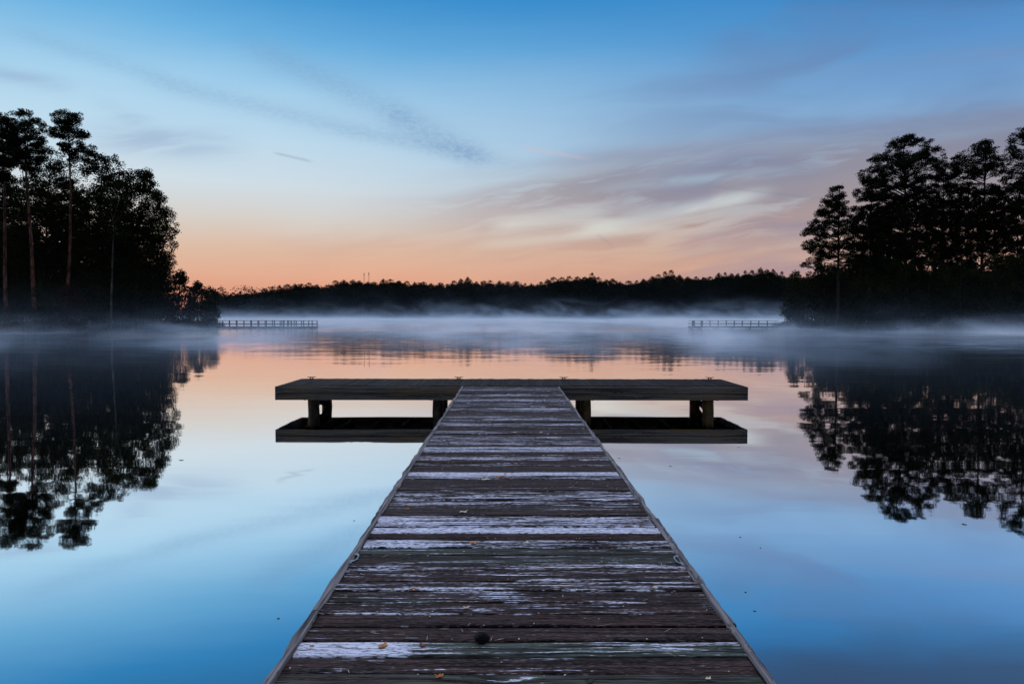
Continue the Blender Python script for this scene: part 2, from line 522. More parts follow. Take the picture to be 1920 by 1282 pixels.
class MB:
    def __init__(s):
        s.v = []
        s.f = []

    def box(s, x0, x1, y0, y1, z0, z1, bev=0.0):
        b = len(s.v)
        s.v += [(x0, y0, z0), (x1, y0, z0), (x1, y1, z0), (x0, y1, z0), (x0, y0, z1), (x1, y0, z1), (x1, y1, z1), (x0, y1, z1)]
        s.f += [tuple(b + i for i in q) for q in ((3, 2, 1, 0), (4, 5, 6, 7), (0, 1, 5, 4), (1, 2, 6, 5), (2, 3, 7, 6), (3, 0, 4, 7))]
        return s

    def tube(s, pts, rads, n=8, cap=True):
        b = len(s.v)
        pts = [Vector(p) for p in pts]
        for i, p in enumerate(pts):
            d = (pts[min(i + 1, len(pts) - 1)] - pts[max(i - 1, 0)]).normalized()
            a = d.orthogonal().normalized() if abs(d.z) < 0.9 else Vector((1, 0, 0))
            a = (a - d * a.dot(d)).normalized()
            c = d.cross(a)
            for k in range(n):
                t = 2 * math.pi * k / n
                s.v.append(tuple(p + (a * math.cos(t) + c * math.sin(t)) * rads[i]))
        for i in range(len(pts) - 1):
            for k in range(n):
                k2 = (k + 1) % n
                s.f.append((b + i * n + k, b + i * n + k2, b + (i + 1) * n + k2, b + (i + 1) * n + k))
        if cap:
            s.f.append(tuple(b + k for k in reversed(range(n))))
            s.f.append(tuple(b + (len(pts) - 1) * n + k for k in range(n)))
        return s

    def bar(s, p, q, w, h):
        """rectangular bar from p to q"""
        p, q = Vector(p), Vector(q)
        d = (q - p).normalized()
        up = Vector((0, 0, 1)) if abs(d.z) < 0.95 else Vector((0, 1, 0))
        a = d.cross(up).normalized() * w / 2
        c = a.cross(d).normalized() * h / 2
        b = len(s.v)
        for e in (p, q):
            s.v += [tuple(e + a * i + c * j) for i, j in ((-1, -1), (1, -1), (1, 1), (-1, 1))]
        s.f += [tuple(b + i for i in t) for t in ((0, 1, 2, 3), (7, 6, 5, 4), (0, 4, 5, 1), (1, 5, 6, 2), (2, 6, 7, 3), (3, 7, 4, 0))]
        return s

    def obj(s, name, mat, parent=None, smooth=False, bevel=0.0):
        o = mesh_obj(name, s.v, s.f, mat, parent, smooth)
        if bevel:
            m = o.modifiers.new('bevel', 'BEVEL')
            m.width = bevel
            m.segments = 2
        return o


def thing(name, label, cat, loc=(0, 0, 0), group=None):
    o = bpy.data.objects.new(name, None)
    o.empty_display_size = 0.2
    COL.objects.link(o)
    o.location = loc
    tag(o, label, cat, group)
    return o


def tag(o, label, cat, group=None):
    o['label'] = label
    o['category'] = cat
    if group: o['group'] = group
    return o


def kind(o, k):
    o['kind'] = k
    return o


rng = np.random.default_rng(7)
random.seed(7)


def vnoise(x, y, seed=0):
    """smooth value noise on arrays"""
    xi, yi = np.floor(x).astype(int), np.floor(y).astype(int)
    fx, fy = x - xi, y - yi
    fx, fy = fx * fx * (3 - 2 * fx), fy * fy * (3 - 2 * fy)
    def h(a, b):
        n = (a * 374761393 + b * 668265263 + seed * 2147483647) & 0xffffffff
        n = ((n ^ (n >> 13)) * 1274126177) & 0xffffffff
        return ((n ^ (n >> 16)) & 0xffff) / 65535.0
    return ((h(xi, yi) * (1 - fx) + h(xi + 1, yi) * fx) * (1 - fy)
            + (h(xi, yi + 1) * (1 - fx) + h(xi + 1, yi + 1) * fx) * fy)


# ------------------------------------------------------------------ lake bed and banks: one sheet
lake = [(-75, -6), (-70, 30), (-63.5, 60), (-58.9, 86), (-54.3, 115), (-51.6, 132), (-55, 146), (-80, 175), (-130, 250),
        (-160, 350), (-172, 470), (-168, 512), (-60, 520), (60, 526), (190, 512), (190, 400), (150, 280), (95, 195),
        (58, 152), (49.0, 138), (48.6, 131), (53, 119), (59, 105), (66, 92), (76, 60), (86, 0), (88, -6)]


def lake_sd(X, Y):
    """distance to the shoreline, positive on land"""
    d = np.full(X.shape, 1e9)
    inside = np.zeros(X.shape, bool)
    n = len(lake)
    for i in range(n):
        x0, y0 = lake[i]
        x1, y1 = lake[(i + 1) % n]
        ex, ey = x1 - x0, y1 - y0
        t = np.clip(((X - x0) * ex + (Y - y0) * ey) / (ex * ex + ey * ey), 0, 1)
        d = np.minimum(d, np.hypot(X - x0 - t * ex, Y - y0 - t * ey))
        c = ((y0 > Y) != (y1 > Y)) & (X < (x1 - x0) * (Y - y0) / (y1 - y0 + 1e-12) + x0)
        inside ^= c
    return np.where(inside, -d, d)


def ground_h(X, Y):
    X = np.asarray(X, float)
    Y = np.asarray(Y, float)
    sd = lake_sd(X, Y) + (vnoise(X / 5.0, Y / 5.0, 3) - 0.5) * 2.4 * (Y > 20)
    land = 0.05 + np.minimum(sd * 0.10, 1.0) + np.clip(sd - 10, 0, 300) * 0.012 + (vnoise(X / 7, Y / 7, 5) - 0.5) * 0.4 * np.clip(sd / 5, 0, 1)
    bed = np.maximum(sd * 0.25, -2.5)
    return np.where(sd > 0, land, bed)


xs = np.concatenate([np.linspace(-1500, -210, 16), np.arange(-200, -112, 6), np.arange(-112, -40, 1.6), np.arange(-40, 40, 5), np.arange(40, 112, 1.6), np.arange(112, 210, 6), np.linspace(220, 1500, 16)])
ys = np.concatenate([np.linspace(-800, -30, 10), np.arange(-24, 60, 4), np.arange(60, 160, 1.6), np.arange(160, 500, 8), np.arange(500, 560, 3), np.linspace(570, 2400, 22)])
GX, GY = np.meshgrid(xs, ys)
GZ = ground_h(GX, GY)
nx, ny = len(xs), len(ys)
gv = np.stack([GX.ravel(), GY.ravel(), GZ.ravel()], 1)
gf = [(j * nx + i, j * nx + i + 1, (j + 1) * nx + i + 1, (j + 1) * nx + i) for j in range(ny - 1) for i in range(nx - 1)]
kind(mesh_obj('ground', gv, gf, 'ground', None, True), 'structure')
kind(mesh_obj('water', [(-260, -60, 0), (260, -60, 0), (260, 560, 0), (-260, 560, 0)], [(0, 1, 2, 3)], 'water'), 'structure')

# ------------------------------------------------------------------ the dock
dock = thing('dock', 'weathered wooden T-shaped dock running out over the still lake', 'dock')
Y0, YF, YB = -7.0, 14.86, 16.66
XL, XR = -0.905, 0.955


patches = []


def boards(name, n, length_axis, starts, width, lo, hi, z, frost_sheen, green, parent, segs=40, seed=1, thick=0.036, gap=True):
    """n planks side by side as one mesh with cupped, uneven tops"""
    r = np.random.default_rng(seed)
    V_, F_, A_, B_ = [], [], [], []
    prof_t = np.array([-1, -0.97, -0.8, -0.4, 0.0, 0.4, 0.8, 0.97, 1.0])
    for k in range(n):
        c0 = starts + k * width
        w = width - (r.uniform(0.005, 0.012) if gap else 0.0006)
        a0 = lo + r.uniform(-0.008, 0.008)
        a1 = hi + r.uniform(-0.008, 0.008)
        off = r.uniform(0, 1)
        cup = r.uniform(-0.0035, 0.002)
        tilt = r.normal(0, 0.0016)
        dz = r.uniform(-0.003, 0.002)
        tt = np.linspace(a0, a1, segs)
        base = len(V_)
        fr = frost_sheen[k] if frost_sheen is not None else r.normal(-0.05, 0.05)
        gn = green[k] if green is not None else r.uniform(-0.2, 0.25)
        bend = (vnoise(tt * 1.3, np.full(segs, k * 7.3), seed) - 0.5) * 0.006
        for i in range(segs):
            ex = (vnoise(np.array([tt[i] * 6.0]), np.array([k * 3.1]), seed + 1)[0] - 0.5) * 0.003
            for q, t in enumerate(prof_t):
                across = c0 + w * (t + 1) / 2 + (ex if abs(t) > 0.9 else 0)
                drop = 0.006 if abs(t) == 1 else (0.0012 if abs(t) > 0.9 else 0)
                zz = z + dz + cup * (1 - t * t) * -1 - abs(cup) + tilt * t - drop + bend[i]
                zz += (vnoise(np.array([tt[i] * 5]), np.array([k * 9 + t * 3]), seed + 2)[0] - 0.5) * 0.003
                p = (tt[i], across, zz) if length_axis == 'x' else (across, tt[i], zz)
                V_.append(p)
                A_.append((fr + (sum(a_ * math.exp(-((tt[i] - xc_) / xw_) ** 2) for k_, xc_, xw_, a_ in patches if k_ == k) if patches else 0), gn, off))
                B_.append((tt[i], across, 0))
            for t in (1, -1):                      # lower corners
                across = c0 + w * (t + 1) / 2
                p = (tt[i], across, z - thick) if length_axis == 'x' else (across, tt[i], z - thick)
                V_.append(p)
                A_.append((-0.5, 0, off))
                B_.append((tt[i], across, 0))
        m = len(prof_t) + 2
        for i in range(segs - 1):
            for q in range(m):
                q2 = (q + 1) % m
                f = (base + i * m + q, base + (i + 1) * m + q, base + (i + 1) * m + q2, base + i * m + q2)
                F_.append(f if length_axis == 'y' else f[::-1])
        e0 = tuple(base + q for q in range(m))
        e1 = tuple(base + (segs - 1) * m + q for q in range(m))
        F_.append(e0)
        F_.append(e1[::-1])
    o = mesh_obj(name, V_, F_, 'deck', parent, True, {'brd': A_, 'grain': B_})
    return o


BW = 0.1445
nb = int((YF - Y0) / BW) + 1
st0 = YF - nb * BW
hf = (H - DECK) * F


def board_at(v):
    y = (H - DECK) * F / (v - 594.0)
    return int((y - st0) / BW)


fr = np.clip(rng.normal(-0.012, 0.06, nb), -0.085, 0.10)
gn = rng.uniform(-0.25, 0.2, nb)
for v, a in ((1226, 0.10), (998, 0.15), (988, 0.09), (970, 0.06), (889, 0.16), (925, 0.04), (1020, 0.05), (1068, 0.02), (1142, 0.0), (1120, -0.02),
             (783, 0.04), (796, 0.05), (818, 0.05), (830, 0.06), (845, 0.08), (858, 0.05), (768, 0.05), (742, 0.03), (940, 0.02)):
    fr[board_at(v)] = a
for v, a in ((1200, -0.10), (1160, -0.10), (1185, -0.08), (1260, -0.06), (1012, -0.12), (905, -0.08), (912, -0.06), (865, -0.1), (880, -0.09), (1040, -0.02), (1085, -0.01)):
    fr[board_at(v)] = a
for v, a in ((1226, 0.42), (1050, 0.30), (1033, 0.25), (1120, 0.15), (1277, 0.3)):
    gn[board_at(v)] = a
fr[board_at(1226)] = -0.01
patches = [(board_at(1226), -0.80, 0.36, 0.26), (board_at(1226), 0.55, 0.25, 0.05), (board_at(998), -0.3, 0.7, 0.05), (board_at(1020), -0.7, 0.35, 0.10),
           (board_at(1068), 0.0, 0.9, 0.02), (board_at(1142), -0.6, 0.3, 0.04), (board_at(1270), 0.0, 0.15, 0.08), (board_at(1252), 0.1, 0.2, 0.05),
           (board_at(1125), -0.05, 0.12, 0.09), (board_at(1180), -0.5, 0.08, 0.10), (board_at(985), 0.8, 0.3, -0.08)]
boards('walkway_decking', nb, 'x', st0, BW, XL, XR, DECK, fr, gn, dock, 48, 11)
nt_ = 65
bwt = (4.72 + 4.62) / nt_
patches = []
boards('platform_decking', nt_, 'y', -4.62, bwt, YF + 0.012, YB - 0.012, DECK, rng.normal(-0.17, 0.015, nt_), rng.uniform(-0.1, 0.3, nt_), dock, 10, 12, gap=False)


# edge boards along the walkway, butted end to end and never quite in line
def edge_run(xa, wdt, sgn, seed):
    r = np.random.default_rng(seed)
    y = Y0
    while y < YF - 0.03:
        L = min(r.uniform(1.1, 2.6), YF - 0.006 - y)
        if YF - (y + L) < 0.5: L = YF - 0.006 - y
        n = 26
        V_, F_ = [], []
        sh = r.uniform(-0.006, 0.008)
        yy = np.linspace(0, L, n)
        o1 = (vnoise(yy * 5 + seed, yy * 0 + y, seed) - 0.5) * 0.016 + (vnoise(yy * 17 + seed, yy * 0 + y, seed + 4) - 0.5) * 0.012
        hz = (vnoise(yy * 3 + seed, yy * 0 + y + 9, seed + 1) - 0.5) * 0.012
        for i in range(n):
            outer = xa + sgn * (wdt + sh + o1[i])
            inner = xa
            zt = DECK - 0.004 + hz[i]
            V_ += [(yy[i], -inner, zt - 0.006), (yy[i], -(inner + sgn * 0.007), zt), (yy[i], -(outer - sgn * 0.009), zt + 0.001),
                   (yy[i], -outer, zt - 0.010), (yy[i], -outer, DECK - 0.19), (yy[i], -inner, DECK - 0.19)]
        m = 6
        for i in range(n - 1):
            for q in range(m):
                q2 = (q + 1) % m
                f = (i * m + q, (i + 1) * m + q, (i + 1) * m + q2, i * m + q2)
                F_.append(f if sgn > 0 else f[::-1])
        F_.append(tuple(range(m)))
        F_.append(tuple((n - 1) * m + q for q in reversed(range(m))))
        o = mesh_obj('edge_board', V_, F_, 'edge', dock)
        o.rotation_euler = (0, 0, rad(90))          # local X runs along the dock
        o.location = (0, y, 0)
        y += L + 0.003


edge_run(XL - 0.006, 0.044, -1, 3)
edge_run(XR + 0.006, 0.044, 1, 5)

# platform frame
BZ = DECK - 0.276
PX0, PX1 = -4.62, 4.72


def wavy_board(name, x0, x1, z0, z1, y, t, seed, mat='beam'):
    n = 60
    r = np.linspace(x0, x1, n)
    V_, F_ = [], []
    tz = (vnoise(r * 1.7, r * 0, seed) - 0.5) * 0.008
    for i in range(n):
        V_ += [(r[i], y, z0), (r[i], y + t, z0), (r[i], y + t, z1 + tz[i]), (r[i], y + 0.004, z1 + tz[i]), (r[i], y, z1 - 0.006 + tz[i])]
    for i in range(n - 1):
        for q in range(5):
            q2 = (q + 1) % 5
            F_.append((i * 5 + q, i * 5 + q2, (i + 1) * 5 + q2, (i + 1) * 5 + q))
    F_.append((4, 3, 2, 1, 0))
    F_.append(tuple((n - 1) * 5 + q for q in range(5)))
    return mesh_obj(name, V_, F_, mat, dock)


zm = DECK - 0.135
wavy_board('fascia_board', PX0, PX1, zm + 0.002, DECK - 0.008, YF - 0.040, 0.040, 1)
wavy_board('fascia_board', PX0, PX1, BZ, zm - 0.008, YF - 0.034, 0.040, 2)
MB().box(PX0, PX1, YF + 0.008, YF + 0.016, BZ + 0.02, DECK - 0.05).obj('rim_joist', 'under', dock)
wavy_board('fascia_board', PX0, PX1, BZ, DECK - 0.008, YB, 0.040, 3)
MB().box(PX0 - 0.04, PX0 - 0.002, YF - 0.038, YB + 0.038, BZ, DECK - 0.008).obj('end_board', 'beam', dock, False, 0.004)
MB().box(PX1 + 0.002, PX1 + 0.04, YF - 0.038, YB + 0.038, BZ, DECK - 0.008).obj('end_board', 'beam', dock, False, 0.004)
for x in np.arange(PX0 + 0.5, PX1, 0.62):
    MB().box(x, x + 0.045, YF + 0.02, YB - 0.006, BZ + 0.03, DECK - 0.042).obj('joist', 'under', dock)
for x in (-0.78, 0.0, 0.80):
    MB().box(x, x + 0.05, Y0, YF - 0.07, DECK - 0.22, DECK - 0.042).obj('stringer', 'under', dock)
PYF, PYB = 15.12, 16.22


def pile(x, y, r, top):
    n = 9
    zz = np.linspace(-1.9, top, n)
    pts = [(x + 0.012 * math.sin(z * 5 + x), y + 0.01 * math.cos(z * 4 + y), z) for z in zz]
    rr = [r * (1.04 - 0.06 * i / n) + 0.003 * math.sin(i * 2.3) for i in range(n)]
    MB().tube(pts, rr, 20).obj('piling', 'pile', dock, True)


for x in (-3.97, -1.44, 1.54, 4.05):
    pile(x, PYF, 0.112, DECK - 0.05)
    pile(x, PYB, 0.108, DECK - 0.05)
    # cap beams bolted either side and a crossed brace between each pair
    for s in (-1, 1):
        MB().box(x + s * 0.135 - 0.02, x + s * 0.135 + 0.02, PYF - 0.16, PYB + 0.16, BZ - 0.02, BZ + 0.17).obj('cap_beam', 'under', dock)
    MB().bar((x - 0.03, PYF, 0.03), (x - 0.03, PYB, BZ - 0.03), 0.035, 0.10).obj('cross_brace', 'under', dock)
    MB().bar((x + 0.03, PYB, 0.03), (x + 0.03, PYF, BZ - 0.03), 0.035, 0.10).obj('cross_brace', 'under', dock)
for y in (-3.6, 0.4, 4.2, 8.2, 12.1):
    for x in (-0.72, 0.74):
        pile(x, y, 0.10, DECK - 0.225)


# galvanised bracket straps at the deck edge by the near pilings
def bracket(u, v, sx):
    c = on_plane(u, v, DECK)
    n = 16
    V_, F_ = [], []
    for i in range(n + 1):
        t = -0.15 * math.pi + 1.3 * math.pi * i / n
        for rr, zz in ((0.030, 0.002), (0.041, 0.007), (0.050, 0.002), (0.041, -0.004)):
            V_.append((sx * -math.sin(t) * rr * 0.55, -math.cos(t) * rr * 1.55, zz))
    for i in range(n):
        for q in range(4):
            q2 = (q + 1) % 4
            F_.append((i * 4 + q, i * 4 + q2, i * 4 + 4 + q2, i * 4 + 4 + q))
    F_.append((3, 2, 1, 0))
    F_.append(tuple(n * 4 + q for q in range(4)))
    o = mesh_obj('bracket', V_, F_, 'steel', dock, True)
    o.location = (c.x, c.y, DECK + 0.002)
    b = MB().tube([(0, 0, 0), (0, 0, 0.010)], [0.011, 0.010], 6)
    bo = b.obj('bolt', 'steel', o)
    bo.location = (0.0, -0.095, 0.0)


bracket(664, 1046, -1)
bracket(1273, 1050, 1)


def cleat(u, label):
    p = at(u, 709, YB - 0.11)
    c = thing('mooring_cleat', label, 'cleat', (p.x, YB - 0.10, DECK + 0.001), 'mooring cleats along the far edge of the platform')
    MB().box(-0.045, 0.045, -0.022, 0.022, 0.0, 0.008).tube([(-0.028, 0, 0.008), (-0.024, 0, 0.03)], [0.011, 0.009], 8) \
        .tube([(0.028, 0, 0.008), (0.024, 0, 0.03)], [0.011, 0.009], 8).obj('base', 'iron', c)
    MB().tube([(-0.095, 0, 0.050), (-0.075, 0, 0.043), (-0.03, 0, 0.036), (0.03, 0, 0.036), (0.075, 0, 0.043), (0.095, 0, 0.050)],
              [0.004, 0.007, 0.010, 0.010, 0.007, 0.004], 8).obj('horn', 'iron', c, True)


cleat(584, 'black iron mooring cleat near the left end of the platform')
cleat(860, 'black iron mooring cleat just left of where the walkway joins')
cleat(1057, 'black iron mooring cleat just right of where the walkway joins')
cleat(1331, 'black iron mooring cleat near the right end of the platform')


# ------------------------------------------------------------------ litter on the deck
def leaf(u, v, size, mat, label, rot=0.0, curl=0.35, grp='dry fallen leaves on the dock', z=DECK, lift=0.002):
    p = on_plane(u, v, z + 0.004)
    size *= 0.8
    curl *= 0.6
    r = random.Random(int(u * 7 + v))
    outline = []
    n = 22
    for i in range(n):
        t = 2 * math.pi * i / n
        lob = 0.62 + 0.38 * abs(math.cos(2.5 * t)) + r.uniform(-0.08, 0.08)
        outline.append((math.cos(t) * lob * size, math.sin(t) * lob * size * 0.72))
    V_, F_ = [(0, 0, 0.25 * size * curl)], []
    for k, s in ((1, 0.5), (2, 1.0)):
        for x, y in outline:
            d = (x * x + y * y) / (size * size) * s * s
            V_.append((x * s, y * s, size * curl * (d * 0.9 * (0.6 + 0.8 * math.sin(3 * math.atan2(y, x) + u)) + 0.25) + 0.001))
    for i in range(n):
        j = (i + 1) % n
        F_.append((0, 1 + i, 1 + j))
        F_.append((1 + i, 1 + n + i, 1 + n + j, 1 + j))
    zmin = min(q[2] for q in V_)
    V_ = [(a, b, c - zmin) for a, b, c in V_]
    o = mesh_obj('dead_leaf', V_, F_, mat, None, True)
    m = o.modifiers.new('thickness', 'SOLIDIFY')
    m.thickness = 0.0009
    o.location = (p.x, p.y, z + lift)
    o.rotation_euler = (0, 0, rot)
    tag(o, label, 'leaf', grp)


leaf(823, 1266, 0.024, 'leaf_orange', 'curled orange leaf nearest the camera at the bottom of the deck', 0.4, 0.7)
leaf(718, 1209, 0.030, 'leaf_orange', 'bright orange leaf just behind the pale greenish plank, left of centre', 1.2)
leaf(792, 1208, 0.026, 'leaf_brown', 'reddish brown leaf between the orange leaf and the dark pine cone', 2.2)
leaf(585, 1209, 0.013, 'leaf_orange', 'tiny yellow orange leaf scrap close to the left edge near the camera', 0.1)
leaf(775, 1104, 0.034, 'leaf_brown', 'flat brown leaf beside the long knot, left of centre', 0.3, 0.15)
leaf(648, 1116, 0.011, 'leaf_orange', 'tiny orange leaf scrap beneath the left bracket', 0.9)
leaf(874, 1138, 0.020, 'leaf_tan', 'small cream leaf curled on the middle of the near deck', 0.2, 0.8)
leaf(888, 1017, 0.036, 'leaf_orange', 'rusty orange leaf clump just in front of the whitest planks, left of centre', 0.5, 0.6)
leaf(988, 1016, 0.026, 'leaf_tan', 'tan leaf just in front of the whitest planks, right of centre', 1.5)
leaf(1229, 1100, 0.024, 'leaf_tan', 'yellowish tan leaf near the right edge below the right bracket', 0.0, 0.2)
leaf(1122, 1101, 0.022, 'leaf_brown', 'dark red brown leaf right of centre on the near deck', 1.0, 0.2)
leaf(1328, 1270, 0.018, 'leaf_tan', 'pale leaf scrap by the bottom right corner of the deck', 0.7)
leaf(910, 898, 0.052, 'leaf_tan', 'large pale cream leaf half way along the walkway', 0.2, 0.3)
leaf(936, 893, 0.050, 'leaf_orange', 'large orange leaf touching the pale cream leaf half way along', 0.8, 0.4)
leaf(958, 897, 0.040, 'leaf_brown', 'brown leaf at the right of the big leaf pair half way along', 2.4, 0.3)
leaf(1022, 892, 0.040, 'leaf_dark', 'dark green wet leaf on the thin white plank, right of centre', 0.2, 0.4)
leaf(1111, 892, 0.036, 'leaf_dark', 'dark wet leaf on the thin white plank near the right edge', 0.9, 0.3)
leaf(764, 953, 0.024, 'leaf_orange', 'small orange leaf near the left edge half way along', 1.1)
leaf(869, 959, 0.040, 'leaf_tan', 'ragged tan leaf behind the whitest planks, left of centre', 0.5, 0.6)
leaf(964, 810, 0.042, 'leaf_tan', 'tan pink leaf at the centre of the far half of the walkway', 0.4, 0.3)
leaf(1014, 810, 0.034, 'leaf_tan', 'tan leaf right of the pinkish one on the far half of the walkway', 1.2, 0.3)
leaf(869, 773, 0.046, 'leaf_orange', 'orange leaf at the left of the walkway close to the platform', 0.3, 0.3)
leaf(1018, 763, 0.050, 'leaf_tan', 'pale leaf at the right of the walkway close to the platform', 0.0, 0.2)
leaf(1030, 843, 0.026, 'leaf_tan', 'small whitish leaf right of centre on the far half of the walkway', 0.6, 0.6)
leaf(1106, 1276, 0.020, 'leaf_dark', 'small dark leaf at the bottom of the deck, right of centre', 0.6, 0.6)

# pine cone
pc = on_plane(903, 1203, DECK)
mb = MB()
for i in range(11):
    t = i / 10
    R_ = 0.030 * math.sin(math.pi * (0.12 + 0.80 * t)) + 0.004
    for k in range(8):
        a = k * math.pi / 4 + i * 0.4
        c = Vector((-0.036 + 0.072 * t, math.cos(a) * R_ * 0.8, math.sin(a) * R_ * 0.8))
        tip = Vector((c.x + 0.006, math.cos(a) * (R_ + 0.004), math.sin(a) * (R_ + 0.004)))
        mb.bar(c, tip, 0.016, 0.006)
mb.tube([(-0.038, 0, 0), (-0.01, 0, 0), (0.036, 0, 0)], [0.014, 0.024, 0.008], 10)
o = mb.obj('pine_cone', 'cone')
o.location = (pc.x, pc.y, DECK + 0.018)
o.scale = (0.74, 0.66, 0.60)
o.rotation_euler = (0.2, 0.05, 0.35)
tag(o, 'black weathered pine cone on the deck just behind the pale greenish plank', 'pine cone')
# twig
pt = on_plane(1108, 1015, DECK)
mb = MB().tube([(-0.06, 0.05, 0.006), (-0.01, 0.012, 0.010), (0.05, -0.045, 0.006)], [0.003, 0.0045, 0.003], 6)
mb.tube([(-0.01, 0.012, 0.010), (0.02, 0.02, 0.012)], [0.003, 0.0015], 6)
o = mb.obj('twig', 'cone')
o.location = (pt.x, pt.y, DECK)
tag(o, 'thin dark twig lying askew on the right half of the deck', 'twig')

# crumbs of bark, needles and grit caught on the boards
r = np.random.default_rng(33)
q = []
for i in range(420):
    y = 2.7 + 12.0 * r.uniform() ** 1.2
    x = r.uniform(XL + 0.02, XR - 0.02)
    if r.uniform() < 0.4: y = st0 + round((y - st0) / BW) * BW + r.normal(0, 0.008)
    a = r.uniform(0, 6.28)
    L = r.uniform(0.003, 0.008) if i % 4 else r.uniform(0.015, 0.035)
    w = r.uniform(0.002, 0.005) if i % 4 else 0.0012
    p = np.array([x, y, DECK + 0.003 + r.uniform(0, 0.002)])
    d = np.array([math.cos(a), math.sin(a), r.normal(0, 0.1)])
    e = np.array([-math.sin(a), math.cos(a), r.normal(0, 0.15)])
    q += [p - d * L, p + e * w, p + d * L, p - e * w]
o = link('deck_litter', np_mesh('deck_litter', np.array(q), 4, 'leaf_tan'))
m = o.modifiers.new('thickness', 'SOLIDIFY')
m.thickness = 0.0012
kind(o, 'stuff')

# leaves afloat
for u, v, s, lab in ((1161, 858, 0.05, 'dark leaf afloat nearest the right side of the walkway'),
                     (1257, 873, 0.05, 'dark leaf afloat farther out right of the walkway'),
                     (1385, 838, 0.05, 'dark leaf afloat under the right end of the platform reflection'),
                     (1388, 1006, 0.03, 'tiny dark leaf afloat right of the right bracket'),
                     (1398, 1109, 0.028, 'tiny dark leaf afloat low on the right'),
                     (1415, 1144, 0.028, 'tiny dark leaf afloat lowest on the right'),
                     (1426, 1026, 0.022, 'dark speck of leaf afloat farthest right of the bracket'),
                     (522, 1158, 0.032, 'faint leaf afloat low on the left of the walkway'),
                     (664, 975, 0.03, 'small leaf afloat close to the left side of the walkway'),
                     (340, 862, 0.10, 'larger brown leaf afloat beside the left tree reflection'),
                     (1808, 982, 0.07, 'dark leaf afloat under the right tree reflections')):
    leaf(u, v, s * 0.5, 'leaf_dark', lab, u * 0.1, 0.1, 'leaves floating on the lake', 0.0, 0.0005)


# ------------------------------------------------------------------ trees
def foliage(centers, radii, flat, per, qs, r):
    """small leaf quads scattered through clumps; returns (n*4,3)"""
    C = np.repeat(centers, per, 0)
    RR = np.repeat(radii, per)[:, None]
    n = len(C)
    d = r.normal(size=(n, 3))
    d /= np.linalg.norm(d, axis=1)[:, None] + 1e-9
    rr = r.uniform(0, 1, (n, 1)) ** 0.42
    P = C + d * rr * RR * np.array([1, 1, flat])
    a = r.normal(size=(n, 3)) + d * 0.8
    a /= np.linalg.norm(a, axis=1)[:, None]
    b = np.cross(a, r.normal(size=(n, 3)))
    b /= np.linalg.norm(b, axis=1)[:, None] + 1e-9
    L = (qs[0] * r.uniform(0.6, 1.35, (n, 1))) * 0.5
    Wd = (qs[1] * r.uniform(0.6, 1.35, (n, 1))) * 0.5
    q = np.stack([P - a * L, P + b * Wd, P + a * L, P - b * Wd], 1)
    return q.reshape(-1, 3)


